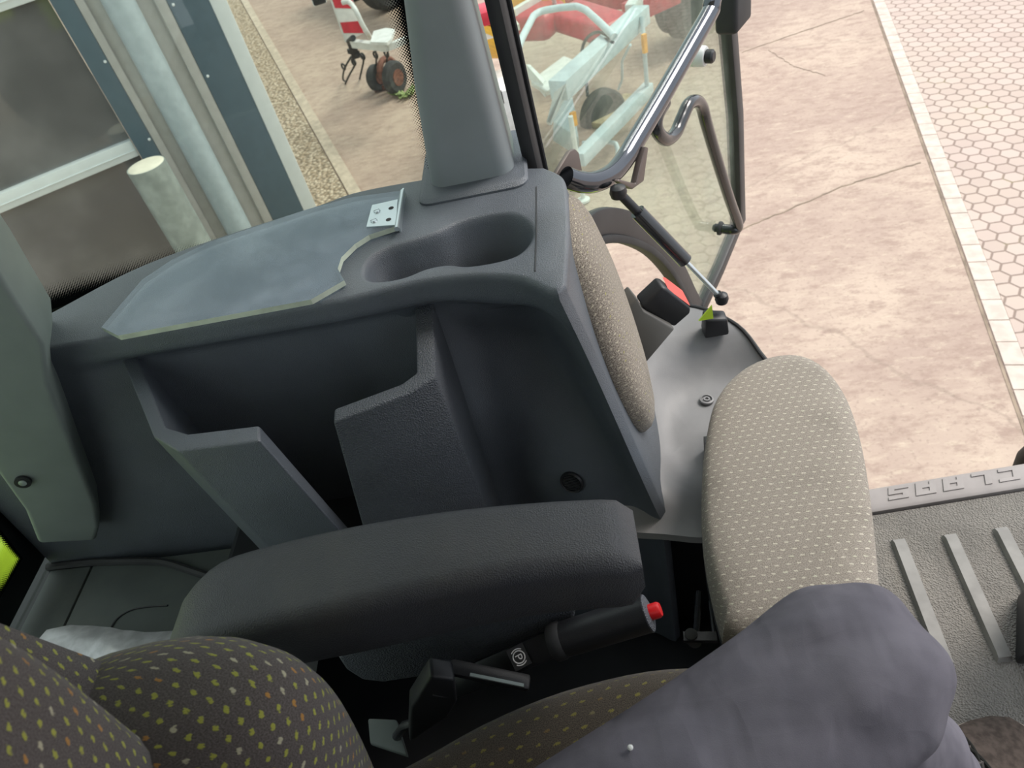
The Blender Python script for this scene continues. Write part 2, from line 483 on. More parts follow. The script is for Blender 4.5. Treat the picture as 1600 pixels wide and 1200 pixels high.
def tube(path, r, seg=14, r1=None, cap=True):
    P = [V(p) for p in path]
    rings = []
    up = None
    for i, p in enumerate(P):
        d = (P[min(i + 1, len(P) - 1)] - P[max(i - 1, 0)]).normalized()
        if up is None:
            up = d.orthogonal().normalized()
        else:
            up = (up - d * up.dot(d)).normalized()
        s = d.cross(up)
        rr = r if r1 is None else r + (r1 - r) * i / (len(P) - 1)
        if callable(r): rr = r(i / (len(P) - 1))
        rings.append([p + (up * math.cos(2 * PI * k / seg) + s * math.sin(2 * PI * k / seg)) * rr for k in range(seg)])
    return loft(rings, cap)

def prism(poly, vec, holes=None):
    """polygon (3D points, coplanar) extruded along vec"""
    n = len(poly); A = [V(p) for p in poly]; B = [p + V(vec) for p in A]
    tris = tessellate_polygon([A])
    f = [tuple(t) for t in tris] + [tuple(i + n for i in reversed(t)) for t in tris]
    if n <= 4 : f = [tuple(range(n)), tuple(i + n for i in reversed(range(n)))]
    f += [(i, (i + 1) % n, (i + 1) % n + n, i + n) for i in range(n)]
    return A + B, f

def ngon_prism(poly, vec):
    n = len(poly); A = [V(p) for p in poly]; B = [p + V(vec) for p in A]
    f = [tuple(range(n)), tuple(i + n for i in reversed(range(n)))] + [(i, (i + 1) % n, (i + 1) % n + n, i + n) for i in range(n)]
    return A + B, f

def hexa(b4, t4):
    """box from four bottom and four top corners"""
    v = [V(p) for p in b4] + [V(p) for p in t4]
    return v, [(3, 2, 1, 0), (4, 5, 6, 7), (0, 1, 5, 4), (1, 2, 6, 5), (2, 3, 7, 6), (3, 0, 4, 7)]

def box(c, s, rz=0.0, ax=None):
    """box centre, size, optional rotation about z or axes triple"""
    c = V(c); ex, ey, ez = ax or (V((math.cos(rz), math.sin(rz), 0)), V((-math.sin(rz), math.cos(rz), 0)), V((0, 0, 1)))
    h = [x / 2 for x in s]
    q = lambda a, b, d: c + V(ex) * (a * h[0]) + V(ey) * (b * h[1]) + V(ez) * (d * h[2])
    return hexa([q(-1, -1, -1), q(1, -1, -1), q(1, 1, -1), q(-1, 1, -1)], [q(-1, -1, 1), q(1, -1, 1), q(1, 1, 1), q(-1, 1, 1)])

def beam(a, b, w, h, up=(0, 0, 1)):
    a, b = V(a), V(b); d = (b - a); L = d.length; d.normalize()
    s = d.cross(V(up)).normalized(); u = s.cross(d)
    return box((a + b) / 2, (L, w, h), ax=(d, s, u))

def ribbon(path, width, thick, nrm):
    """flat bar following a path that lies in the plane with normal nrm; width may be a list"""
    P = [V(p) for p in path]; N = V(nrm).normalized(); rings = []
    for i, p in enumerate(P):
        d0 = (P[i] - P[max(i - 1, 0)]); d1 = (P[min(i + 1, len(P) - 1)] - P[i])
        d = ((d0.normalized() if d0.length else V()) + (d1.normalized() if d1.length else V())).normalized()
        s = N.cross(d).normalized()
        w = (width[i] if isinstance(width, (list, tuple)) else width) / 2
        rings.append([p + s * w - N * thick / 2, p + s * w + N * thick / 2, p - s * w + N * thick / 2, p - s * w - N * thick / 2])
    return loft(rings)

def disc(c, nrm, r, h, seg=24, r2=None):
    c = V(c); n = V(nrm).normalized(); a = n.orthogonal().normalized(); b = n.cross(a)
    r2 = r if r2 is None else r2
    R = [[c + (a * math.cos(2 * PI * k / seg) + b * math.sin(2 * PI * k / seg)) * r for k in range(seg)],
         [c + n * h + (a * math.cos(2 * PI * k / seg) + b * math.sin(2 * PI * k / seg)) * r2 for k in range(seg)]]
    return loft(R)

def lathe(c, nrm, prof, seg=28):
    c = V(c); n = V(nrm).normalized(); a = n.orthogonal().normalized(); b = n.cross(a)
    return loft([[c + n * h + (a * math.cos(2 * PI * k / seg) + b * math.sin(2 * PI * k / seg)) * r for k in range(seg)] for r, h in prof])

def ring(c, nrm, R, r, seg=28, sub=10):
    c = V(c); n = V(nrm).normalized(); a = n.orthogonal().normalized(); b = n.cross(a)
    v, f = [], []
    for i in range(seg):
        t = 2 * PI * i / seg; d = a * math.cos(t) + b * math.sin(t)
        for k in range(sub):
            w = 2 * PI * k / sub
            v.append(c + d * (R + r * math.cos(w)) + n * (r * math.sin(w)))
    for i in range(seg):
        for k in range(sub):
            f.append((i * sub + k, ((i + 1) % seg) * sub + k, ((i + 1) % seg) * sub + (k + 1) % sub, i * sub + (k + 1) % sub))
    return v, f

def pad(outline, o, ea, eb, en, profile, n=72, warp=None, swap=False):
    """upholstered pad: outline in (a,b), rings scaled about its centre; profile = [(scale, height)] bottom to top; unwrapped UV"""
    o, ea, eb, en = V(o), V(ea), V(eb), V(en)
    L = resample([V((p[0], p[1], 0)) for p in outline], n, True)
    c = sum(L, V()) / n
    rad = sum((p - c).length for p in L) / n
    v, f, u = [], [], []
    # unwrapped radius measured from the top centre
    cum = [0.0]
    for (s0, h0), (s1, h1) in zip(profile[::-1], profile[::-1][1:]):
        cum.append(cum[-1] + math.hypot((s1 - s0) * rad, h1 - h0))
    cum = cum[::-1]; s_top = profile[-1][0]
    for i, (s, h) in enumerate(profile):
        for p in L:
            q = c + (p - c) * s
            w = o + ea * q.x + eb * q.y + en * h
            if warp: w = warp(w, q, h)
            v.append(w)
            d = (p - c)
            flat = s_top + cum[i] / rad
            u.append((c.x + d.x * flat, c.y + d.y * flat))
    for i in range(len(profile) - 1):
        for k in range(n):
            a = i * n + k; b = i * n + (k + 1) % n
            f.append((a, b, b + n, a + n))
    f.append(tuple(range(n)))
    k0 = (len(profile) - 1) * n
    w = o + ea * c.x + eb * c.y + en * profile[-1][1]
    if warp: w = warp(w, c, profile[-1][1])
    v.append(w); u.append((c.x, c.y))
    for k in range(n): f.append((k0 + k, k0 + (k + 1) % n, len(v) - 1))
    if swap: u = [(q[1], q[0]) for q in u]
    return v, f, u

def sstep(a, b, x):
    t = max(0.0, min(1.0, (x - a) / (b - a))); return t * t * (3 - 2 * t)

GZ = -1.9        # yard level below the cab floor (z = 0)

# ================================================================== THE YARD
o = MB().add(*hexa([(-30, -6, GZ - .2), (25, -6, GZ - .2), (25, 40, GZ - .2), (-30, 40, GZ - .2)], [(-30, -6, GZ), (25, -6, GZ), (25, 40, GZ), (-30, 40, GZ)])).build('floor', M['ground'], smooth=0)
structure(o, 'stained beige concrete yard slab with cracks outside the cab', 'ground')

# concrete joints: dark sunk lines with a narrow grassy filling
def joint(name, pts, w, lab):
    P = resample(pts, 40)
    P = [p + V((random.uniform(-.008, .008), random.uniform(-.008, .008), .003)) for p in P]
    mb = MB()
    mb.add(*loft([[p + V((0, w / 2, -.002)), p + V((0, w / 2, .001)), p + V((0, -w / 2, .001)), p + V((0, -w / 2, -.002))] for p in P]))
    o = mb.build(name, M['jointm'], smooth=0)
    structure(o, lab, 'joint')
M['jointm'] = plain('dirt_in_joint', (.27, .21, .155), .95, var=.3, vscale=6)
joint('trim_1', [(1.1401, 4.7663, -1.9000), (1.6643, 4.9648, -1.9000), (2.0423, 5.1127, -1.9000), (2.6520, 5.2314, -1.9000)], .013, 'dark dirt joint between two concrete slabs, beside the door tip')
joint('trim_2', [(1.9943, 8.0585, -1.9000), (2.5769, 8.2422, -1.9000), (3.3837, 8.4729, -1.9000)], .012, 'dark dirt joint across the far part of the concrete slab')
joint('trim_3', [(2.2393, 7.9822, -1.9000), (2.3423, 7.4413, -1.9000), (2.5371, 7.0903, -1.9000)], .009, 'short crack with grass in the far concrete slab')

KD = V((-.2365, -.9716, 0)); KN = V((.9716, -.2365, 0))          # kerb direction and its outer side
K0 = V((2.513, 4.40, GZ))
# paving beyond the kerb
a = K0 + KN * .112 + KD * 12; b = K0 + KN * .112 - KD * 32
o = MB().add(*hexa([a + V((0, 0, -.05)), a + KN * 18 + V((0, 0, -.05)), b + KN * 18 + V((0, 0, -.05)), b + V((0, 0, -.05))], [a + V((0, 0, .006)), a + KN * 18 + V((0, 0, .006)), b + KN * 18 + V((0, 0, .006)), b + V((0, 0, .006))])).build('floor.001', M['paver'], smooth=0)
structure(o, 'pinkish hexagonal block paving beyond the kerb row', 'paving')
# kerb row: single bricks laid end to end, one continuous edging
mb = MB()
L = .193
for i in range(-60, 90):
    c = K0 + KN * .056 - KD * (i * L)
    mb.add(*box(c + V((0, 0, -.02 + random.uniform(-.001, .001))), (L - .007, .106, .058), ax=(KD, KN, V((0, 0, 1)))))
o = mb.build('trim_4', M['kerb'], smooth=0)
structure(o, 'row of pale kerb bricks between the concrete and the hexagonal paving', 'kerb')
mb = MB(); c = K0 - KN * .012 - KD * 3
mb.add(*box(c + V((0, 0, .001)), (40, .014, .004), ax=(KD, KN, V((0, 0, 1)))))
structure(mb.build('trim_5', M['jointm'], smooth=0), 'dark gap along the concrete side of the kerb bricks', 'joint')

ED = V((-.365, .931, 0)); EN = V((.931, .365, 0)); E0 = V((-2.223, 6.714, GZ))
a = E0 - ED * 3.2; b = E0 + ED * 22
def fq(s_, n_): return V((-3.24256, 5.44971, GZ)) + V((.85985, .51054, 0)) * s_ + V((.51054, -.85985, 0)) * n_
o = MB().add(*ngon_prism([a, b, fq(1.13, -9.2), fq(1.13, 1.6)], (0, 0, .012))).build('gravel_strip', M['gravel'], smooth=0)
tag(o, 'strip of loose beige gravel along the building wall', 'gravel', kind='stuff')
o = MB().add(*box((a + b) / 2 + EN * .075 + V((0, 0, .008)), (25.2, .12, .03), ax=(ED, -EN, V((0, 0, 1))))).build('trim_6', M['edging'], smooth=0)
structure(o, 'narrow concrete edging along the gravel strip', 'edging')

# ================================================================== BUILDING WITH GATE
FD = V((.85985, .51054, 0)); FN = V((.51054, -.85985, 0)); F0 = V((-3.24256, 5.44971, 0))
def fp(s, n, z): return F0 + FD * s + FN * n + V((0, 0, z))
def fbox(s0, s1, n0, n1, z0, z1): return hexa([fp(s0, n0, z0), fp(s1, n0, z0), fp(s1, n1, z0), fp(s0, n1, z0)], [fp(s0, n0, z1), fp(s1, n0, z1), fp(s1, n1, z1), fp(s0, n1, z1)])
bld = thing('building', fp(.5, -.1, GZ), 'hall corner clad in dark blue-grey and pale grey panels beside a glazed gate', 'building')
TOP = 3.2
MB().add(*fbox(0, .138, -.25, 0, GZ, TOP)).build('cladding_panel', M['panel'], bld, bevel=.003)
MB().add(*fbox(.70, .978, -.25, 0, GZ, TOP)).build('cladding_panel', M['panel'], bld, bevel=.003)
MB().add(*fbox(.138, .70, -.25, -.06, GZ, TOP)).build('recess_panel', M['panel_light'], bld, bevel=.003)
for s0, s1 in ((.138, .20), (.62, .70)):
    MB().add(*fbox(s0, s1, -.06, -.004, GZ, TOP)).build('recess_rail', M['panel_light'], bld, bevel=.01)
MB().add(*tube([fp(.40, -.02, GZ), fp(.40, -.02, TOP)], .108, 28)).build('downpipe', M['pipe'], bld)
MB().add(*fbox(.978, 1.10, -.30, .006, GZ, TOP)).build('corner_trim', M['alu'], bld, bevel=.012)
MB().add(*hexa([fp(1.09, -9, GZ), fp(1.098, -9, GZ), fp(1.098, -.3, GZ), fp(1.09, -.3, GZ)], [fp(1.09, -9, TOP), fp(1.098, -9, TOP), fp(1.098, -.3, TOP), fp(1.09, -.3, TOP)])).build('side_wall', M['panel_light'], bld)
for z in (-.55, .045, .65, 1.25):
    for s in (.118, ):
        MB().add(*lathe(fp(s, 0, z - .03), FN, [(.011, 0), (.010, .005), (.004, .008)], 12)).build('screw', M['alu'], bld)
for z in (-.32, .20, .8):
    MB().add(*lathe(fp(.73, 0, z), FN, [(.011, 0), (.010, .005), (.004, .008)], 12)).build('screw', M['alu'], bld)
gate = thing('sectional_gate', fp(-1.6, -.1, GZ), 'glazed sectional gate with white aluminium bars and dark panes beside the cladding', 'gate')
for z0, z1 in ((-.67, -.545), (.49, .63), (-1.86, -1.72), (1.55, 1.68)):
    MB().add(*fbox(-3.4, -.005, -.12, -.03, z0, z1)).add(*fbox(-3.4, -.005, -.03, -.022, z0 + .045, z0 + .055)).build('bar', M['alu'], gate, bevel=.004)
for z0, z1 in ((-.545, .49), (-1.72, -.67), (.63, 1.55)):
    MB().add(*fbox(-3.4, -.005, -.105, -.09, z0, z1)).build('pane', M['gatepane'], gate)
bl = thing('bollard', (-3.013, 5.063, GZ), 'thick galvanised bollard filled with pale cement in front of the gate jamb', 'bollard')
MB().add(*tube([(-3.013, 5.063, GZ), (-3.013, 5.063, -.60)], .142, 36)).build('post', M['galv'], bl)
MB().add(*lathe((-3.013, 5.063, -.60), (0, 0, 1), [(.134, 0), (.128, .004), (.06, .007), (.002, .008)], 36)).build('cement_fill', M['fill'], bl)

# ================================================================== MACHINES IN THE YARD
# hand-guided spring tine rake with warning board
td = thing('spring_tine_implement', (-2.2, 9.3, GZ), 'white framed tine implement with red and white warning board standing on the concrete', 'implement')
fr = MB()
fr.add(*beam((-2.0778, 8.4104, -1.0500), (-1.6428, 8.0124, -1.0500), .07, .07))
fr.add(*beam((-1.6428, 8.0124, -1.0500), (-1.4187, 8.1424, -1.0500), .06, .06))
fr.build('main_beam', M['paint_white'], td)
MB().add(*tube(resample(catmull([(-1.9000, 8.5009, -1.0500), (-1.8866, 8.2783, -0.8500), (-1.9108, 8.2847, -0.7000), (-1.9839, 8.4294, -0.6500), (-2.0601, 8.4647, -0.6500)], 6), 22), .026)).build('boom_tube', M['paint_white'], td)
pl = [(-1.8111, 8.0487, -1.0000), (-1.8188, 8.3960, -1.0000), (-1.6836, 8.4095, -1.0000), (-1.5714, 8.2921, -1.0000), (-1.5813, 7.9781, -1.0000), (-1.6145, 7.9032, -1.0000)]
MB().add(*ngon_prism(pl, (0, 0, .03))).build('deck_plate', M['paint_white'], td)
def quad_board(p00, p10, p11, p01, depth):
    P = [V(p) for p in (p00, p10, p11, p01)]
    return P
bc = V((-2.1079, 8.6696, -0.7500))
bx, by_, bz_ = V((.72, .69, 0)), V((-.69, .72, 0)), V((0, 0, 1))
wb = MB().add(*box(bc + V((0, 0, .16)), (.26, .03, .95), ax=(bx, by_, bz_))).build('warning_board', M['paint_white'], td, bevel=.008)
for k in range(4):
    z0 = bc.z - .27 + k * .26
    q = [bc + bx * a_ - by_ * .017 + V((0, 0, z_ - bc.z)) for a_, z_ in ((-.12, z0 + .16), (-.12, z0 + .05), (.12, z0 - .04), (.12, z0 + .09))]
    MB().add(*ngon_prism(q, -by_ * .003)).build('red_stripe', M['paint_red'], wb)
MB().add(*beam((-2.1659, 8.6836, -1.0800), (-2.2377, 8.9755, -1.3500), .09, .06)).add(*beam((-2.2943, 8.9710, -1.2700), (-2.1745, 8.8770, -1.3000), .05, .05)).build('rotor_hub', M['black'], td)
MB().add(*tube([(-2.1447, 8.5155, -1.0500), (-2.0449, 8.3604, -0.9800)], .03)).build('hub_cap', M['black'], td)
for pts in ([(-2.2984, 9.0129, -1.3500), (-2.3378, 9.1826, -1.5000), (-2.5649, 9.6506, -1.7500), (-2.6927, 9.8058, -1.8900)], [(-2.2076, 9.0423, -1.3500), (-2.2027, 9.1537, -1.4500), (-2.3709, 9.5570, -1.7000), (-2.5058, 9.8558, -1.8900)],
            [(-1.8647, 8.4095, -1.1500), (-1.9980, 8.9287, -1.4000), (-2.2124, 9.6445, -1.7500)], [(-1.7104, 8.3317, -1.1500), (-1.8607, 8.8864, -1.4000), (-1.9763, 9.2658, -1.6000)], [(-2.2984, 9.0129, -1.3500), (-2.5436, 9.4294, -1.6000), (-2.7198, 9.8497, -1.8500), (-2.6820, 9.8180, -1.8800)]):
    mb = MB().add(*tube(resample(catmull(pts, 6), 16), .012, 8))
    mb.add(*ring(V(pts[1]) + V((0, 0, .03)), (.7, .7, 0), .035, .012, 16, 6))
    mb.build('spring_tine', M['tyre'], td)
for c_, r_ in (((-2.1595, 9.3044, -1.7400), .155), ((-1.8884, 9.0431, -1.7000), .19)):
    w_ = MB().add(*lathe(V(c_) - V((.75, -.45, 0)) * .06, (.75, -.45, 0), [(r_ * .5, 0), (r_ * .86, .0), (r_, .025), (r_, .09), (r_ * .86, .115), (r_ * .5, .115)], 28)).build('wheel', M['tyre'], td)
    MB().add(*lathe(V(c_) - V((.75, -.45, 0)) * .07, (.75, -.45, 0), [(r_ * .45, 0), (r_ * .5, .02), (r_ * .5, .13)], 20)).build('rim', M['rust'], w_)
MB().add(*ring((-1.9786, 9.2840, -1.7000), (.75, -.45, 0.2), .15, .04, 20, 8)).build('wheel_guard', M['rust'], td)
MB().add(*beam((-2.2243, 9.3059, -1.8800), (-2.0435, 9.2747, -1.8500), .07, .05)).build('axle_stub', M['rust'], td)
# dark trailer behind
tr = thing('parked_trailer', (-3.2558, 16.5161, -1.9000), 'dark trailer tyre and drawbar at the top edge behind the tine implement', 'trailer')
MB().add(*lathe(V((-2.5133, 12.9450, -1.4000)), (.8, -.6, 0), [(.25, 0), (.45, 0), (.5, .05), (.5, .25), (.45, .3), (.25, .3)], 32)).build('tyre', M['tyre'], tr)
MB().add(*lathe(V((-3.2642, 13.9838, -1.4000)), (.8, -.6, 0), [(.25, 0), (.45, 0), (.5, .05), (.5, .25), (.45, .3), (.25, .3)], 32)).build('tyre', M['tyre'], tr)
MB().add(*beam((-3.3444, 14.4740, -1.1000), (-1.7421, 11.7555, -1.1000), .6, .25)).build('chassis', M['black'], tr)
# black mirror head on the machine's own side
mr = thing('side_mirror', (-1.4209, 5.3050, 0.2000), 'black mirror head with pale rim hanging at the top edge', 'mirror')
c_ = V((-1.2385, 4.5755, 0.3000))
MB().add(*box(c_, (.075, .03, .075), ax=(V((.95, .3, 0)), V((-.3, .95, 0)), V((0, 0, 1))))).build('housing', M['black'], mr, bevel=.012, seg=3)
MB().add(*box(c_ - V((-.3, .95, 0)) * -.006, (.080, .02, .080), ax=(V((.95, .3, 0)), V((-.3, .95, 0)), V((0, 0, 1))))).build('rim', M['alu'], mr, bevel=.009, seg=3)
MB().add(*tube([c_, c_ + V((0, 0, .5)), c_ + V((.2, -.5, .9))], .012)).build('arm', M['black'], mr)
# weed
wd = MB()
for i in range(26):
    a_ = random.uniform(0, 2 * PI); c_ = V((-1.7955, 8.9211, -1.9000)) + V((random.uniform(-.10, .10), random.uniform(-.08, .08), .0))
    d_ = V((math.cos(a_), math.sin(a_), .55)); s_ = V((-math.sin(a_), math.cos(a_), 0)) * .03; Lf = random.uniform(.08, .15)
    wd.add([c_, c_ + d_ * Lf * .5 + s_, c_ + d_ * Lf, c_ + d_ * Lf * .5 - s_, c_ + d_ * Lf * .5 + V((0, 0, .015))], [(0, 1, 4), (1, 2, 4), (2, 3, 4), (3, 0, 4)])
tag(wd.build('weed', M['weed']), 'small bright green weed in front of the tine implement wheels', 'weed')

# pale blue-grey implement seen through the door glass
gm = thing('mower_frame', (.45, 6.6, GZ), 'pale blue-grey implement frame with box beams seen through the open door glass', 'implement')
MB().add(*beam((0.8698, 7.1391, -1.0000), (0.0118, 5.8149, -1.0000), .16, .16)).build('upper_beam', M['paint_teal'], gm, bevel=.01)
MB().add(*hexa([(0.0037, 5.9388, -1.1000), (0.1083, 6.0694, -1.1000), (-0.0891, 5.7817, -1.2500), (-0.1184, 5.8207, -1.2500)], [(-0.0186, 5.5535, -0.9000), (0.0784, 5.6767, -0.9000), (-0.0878, 5.6035, -1.1500), (-0.1162, 5.6414, -1.1500)])).build('tapered_arm', M['paint_teal'], gm)
MB().add(*beam((0.8542, 6.9351, -1.6000), (0.0918, 5.7941, -1.6000), .10, .12)).build('lower_beam', M['paint_teal'], gm, bevel=.01)
MB().add(*tube(resample([(-0.2505, 5.6409, -0.6000), (-0.1922, 5.9695, -0.6000), (-0.0818, 6.4423, -0.6000), (-0.0146, 6.5117, -0.6000), (0.1431, 6.4811, -0.6000), (0.2747, 6.4174, -0.6000), (0.3340, 6.2731, -0.6000), (0.4063, 5.9061, -0.6000), (0.4738, 5.6054, -0.6200)], 40), .028)).build('guard_hoop', M['paint_teal'], gm)
MB().add(*tube(resample([(0.8411, 6.9186, -0.9500), (0.8230, 6.7878, -1.2000), (0.8275, 6.8529, -1.5500)], 20), .02)).build('upright_tube', M['paint_teal'], gm)
MB().add(*tube(resample([(0.6706, 6.4535, -1.0000), (0.6091, 6.6789, -1.2000), (0.6212, 7.0117, -1.5000), (0.5796, 7.0547, -1.6000)], 20), .012)).build('hanging_chain', M['paint_teal'], gm)
MB().add(*tube(resample(catmull([(0.5260, 6.3708, -0.9000), (0.4310, 6.6275, -0.9000), (0.3242, 6.8083, -1.0000), (0.2593, 6.6878, -1.1000), (0.2463, 6.3763, -1.1500)], 6), 24), .014, 8)).add(*tube(resample(catmull([(0.5190, 6.3131, -0.9000), (0.4397, 6.6125, -0.9500), (0.3494, 6.6600, -1.0000), (0.2899, 6.5906, -1.1000), (0.2543, 6.3278, -1.3000)], 6), 24), .014, 8)).build('hydraulic_hose', M['black'], gm)
MB().add(*hexa([(-0.2278, 6.6978, -1.2500), (-0.0828, 6.3564, -1.2500), (0.2670, 6.8804, -1.2500), (0.1224, 7.1657, -1.2500)], [(-0.2200, 6.5534, -1.1500), (-0.0789, 6.2163, -1.1500), (0.2592, 6.7026, -1.1500), (0.1188, 6.9828, -1.1500)])).build('drum_cover', M['paint_white'], gm, bevel=.03, seg=3)
MB().add(*ngon_prism([(-0.2234, 6.6154, -1.1500), (-0.1896, 6.5960, -1.1500), (-0.0782, 6.4391, -1.2500), (-0.1047, 6.3681, -1.2500)], (0, 0, .12))).build('bracket', M['paint_white'], gm)
MB().add(*hexa([(-0.1104, 6.6844, -1.8000), (0.1058, 6.2155, -1.8000), (0.1400, 6.8284, -1.6000), (0.0035, 6.9744, -1.6000)], [(-0.0761, 6.4194, -1.5000), (0.1186, 5.9981, -1.5000), (0.1259, 6.3968, -1.3000), (0.0317, 6.5050, -1.3000)])).build('side_plate', M['paint_teal'], gm, bevel=.01)
MB().add(*box((0.1006, 6.0416, -1.3500), (.05, .03, .12), .6)).build('reflector', M['orange'], gm)
MB().add(*box((0.8167, 6.6916, -1.1000), (.04, .03, .16), .6)).build('reflector', M['orange'], gm)
MB().add(*tube(resample([(0.1530, 6.4015, -1.7500), (0.3525, 6.3488, -1.7500), (0.4412, 6.2684, -1.7500), (0.4519, 6.2137, -1.8000), (0.4133, 6.1311, -1.8500)], 24), .022)).build('support_hoop', M['paint_teal'], gm)
MB().add(*lathe(V((0.0735, 5.6242, -1.8900)), (0, 0, 1), [(.055, 0), (.055, .02), (.02, .03), (.02, .75)], 20)).build('stand_foot', M['paint_white'], gm)
MB().add(*beam((0.3151, 6.9795, -1.8700), (0.7301, 7.4893, -1.8700), .14, .05)).build('wood_block', M['strawplank'], gm)
MB().add(*lathe(V((0.3747, 7.2314, -1.8600)), (.5, -.86, 0), [(.08, 0), (.22, 0), (.25, .03), (.25, .12), (.22, .15), (.08, .15)], 28)).build('wheel', M['tyre'], gm)
# red rotary machine behind, with yellow cover
rd = thing('rotary_tedder', (.2, 8.2, GZ), 'red rotary machine with yellow cover behind the pale blue-grey frame', 'implement')
MB().add(*beam((-0.2327, 7.4265, -1.0000), (0.0062, 7.8446, -1.0000), .55, .25)).build('gearbox_cover', M['paint_red'], rd, bevel=.08, seg=3)
MB().add(*beam((0.1836, 7.6349, -1.0000), (0.6396, 7.1516, -1.1000), .42, .18)).build('rotor_guard', M['paint_red'], rd, bevel=.05, seg=3)
MB().add(*beam((0.7806, 7.5412, -1.1000), (1.2936, 7.8548, -1.1000), .18, .18)).build('red_beam', M['paint_red'], rd, bevel=.02)
MB().add(*beam((0.2320, 8.5282, -1.1000), (1.0426, 8.0529, -1.1000), .35, .2)).build('red_beam', M['paint_red'], rd, bevel=.02)
MB().add(*beam((0.7843, 7.2766, -1.0000), (0.9774, 7.7772, -1.0000), .10, .12)).build('white_link', M['paint_white'], rd, bevel=.01)
MB().add(*beam((-0.3612, 7.8534, -0.9000), (0.2200, 7.9190, -0.9000), .16, .4)).build('yellow_cover', M['paint_yellow'], rd, bevel=.03)
MB().add(*beam((-0.2810, 7.5030, -0.8500), (-0.0204, 7.7955, -0.8500), .06, .06)).build('white_rail', M['paint_white'], rd)
MB().add(*tube([(0.1049, 7.4986, -0.7500), (0.1250, 7.6673, -0.9500)], .02)).build('support_rod', M['paint_teal'], rd)
for c_ in ((1.4552, 8.6746, -1.5000), (1.3920, 8.9103, -1.5000)):
    MB().add(*lathe(V(c_), (.7, -.7, 0), [(.12, 0), (.28, 0), (.32, .04), (.32, .2), (.28, .24), (.12, .24)], 28)).build('wheel', M['tyre'], rd)
# yellow and white spreader in the gap between pillar and door post
sp = thing('fertiliser_spreader', (-0.6208, 6.9185, -1.9000), 'yellow hopper on a white chassis glimpsed between pillar and door post', 'implement')
hp = MB().add(*hexa([(-0.6268, 7.9072, -1.3500), (-0.3920, 7.7638, -1.3500), (-0.4144, 8.4016, -1.3500), (-0.6646, 8.5663, -1.3500)], [(-0.5321, 6.8171, -0.7000), (-0.3032, 6.5754, -0.7000), (-0.3170, 7.1124, -0.7000), (-0.5665, 7.2959, -0.7000)])).build('hopper', M['paint_yellow'], sp, bevel=.02)
MB().add(*box((-0.4339, 7.2285, -0.8600), (.34, .36, .05), .2)).build('white_band', M['paint_white'], hp)
MB().add(*box((-0.4170, 6.8567, -0.6200), (.3, .3, .12), .2)).build('red_lid', M['paint_red'], sp, bevel=.03)
MB().add(*box(V((-0.4743, 6.8622, -1.4500)), (.26, .55, .5), .15)).build('chassis', M['paint_white'], sp, bevel=.02)
MB().add(*box((-0.4814, 6.3964, -1.1800), (.03, .05, .10), .15)).build('latch', M['black'], sp)

# ================================================================== CAB SHELL
# floor pan, sill, mat
o = MB().add(*hexa([(-1.0, -1.0, -.08), (1.3, -1.0, -.08), (1.3, .895, -.08), (-1.0, .9, -.08)], [(-1.0, -1.0, -.012), (1.3, -1.0, -.012), (1.3, .895, -.012), (-1.0, .9, -.012)])).build('floor.002', M['black'], smooth=0)
structure(o, 'dark steel cab floor pan under the mat and seats', 'floor')
def sill_y(x): return .881 + (x - .478) * .032
mt = thing('floor_mat', (.7, .3, -.012), 'worn grey rubber floor mat with raised ribs under the foot', 'mat')
m0 = [(.34, sill_y(.34) - .008), (1.28, sill_y(1.28) - .008), (1.28, -.9), (.18, -.9), (.18, .55), (.34, .58)]
MB().add(*ngon_prism([(x, y, -.012) for x, y in m0], (0, 0, .012))).build('mat_sheet', M['floormat'], mt, smooth=0)
for i in range(7):
    x = .497 + i * .0905; xe = x - .019; ye = .56
    y0 = .812 - (0.004 if i else 0)
    w = .0160
    r0 = [(x - w * .72, y0, .001), (x + w * .72, y0, .001)]
    rings = []
    for t_, hh, ww in ((0, .0, 1.0), (.012, .007, .9), (.05, .011, .85), (.95, .011, .85), (.985, .010, .88), (1.0, .0, 1.0)):
        cx = x + (xe - x) * t_; cy = y0 + (ye - y0) * t_
        rings.append([(cx - w * ww, cy, -.001), (cx - w * .75 * ww, cy, hh), (cx + w * .75 * ww, cy, hh), (cx + w * ww, cy, -.001)])
    MB().add(*loft(rings)).build('rib', M['rib'], mt, smooth=30)
sl = thing('door_sill', (.86, .89, -.012), 'pale dusty door sill strip with raised maker lettering along the opening', 'sill')
xs = [.30 + i * .05 for i in range(21)]
rings = [[(x, sill_y(x) - .004, -.010), (x, sill_y(x) - .004, .006), (x, sill_y(x) + .002, .010), (x, sill_y(x) + .044, .010), (x, sill_y(x) + .052, .003), (x, sill_y(x) + .052, -.08)] for x in xs]
MB().add(*loft(rings)).build('sill_strip', M['sill'], sl)
def letter(polys, x0, cell, hgt, name):
    """strokes in a unit cell (u to the reader's right, v up; the reader stands outside), slanted"""
    mb = MB()
    for q in polys:
        P = []
        for (u_, v_) in q:
            uu = u_ + .22 * v_
            x = x0 - uu * cell
            P.append((x, sill_y(x) + .043 - v_ * hgt, .0095))
        mb.add(*ngon_prism(P, (0, 0, .0028)))
    mb.build(name, M['sill'], sl, smooth=0)
LS = [[(0, .38), (.28, .38), (.28, .30), (0, 0)], [(0, 0), (.28, .30), (.62, .30), (.85, 0)], [(.62, .30), (.85, 0), (.85, .62), (.62, .62)], ]
def R(u0, v0, u1, v1): return [(u0, v0), (u1, v0), (u1, v1), (u0, v1)]
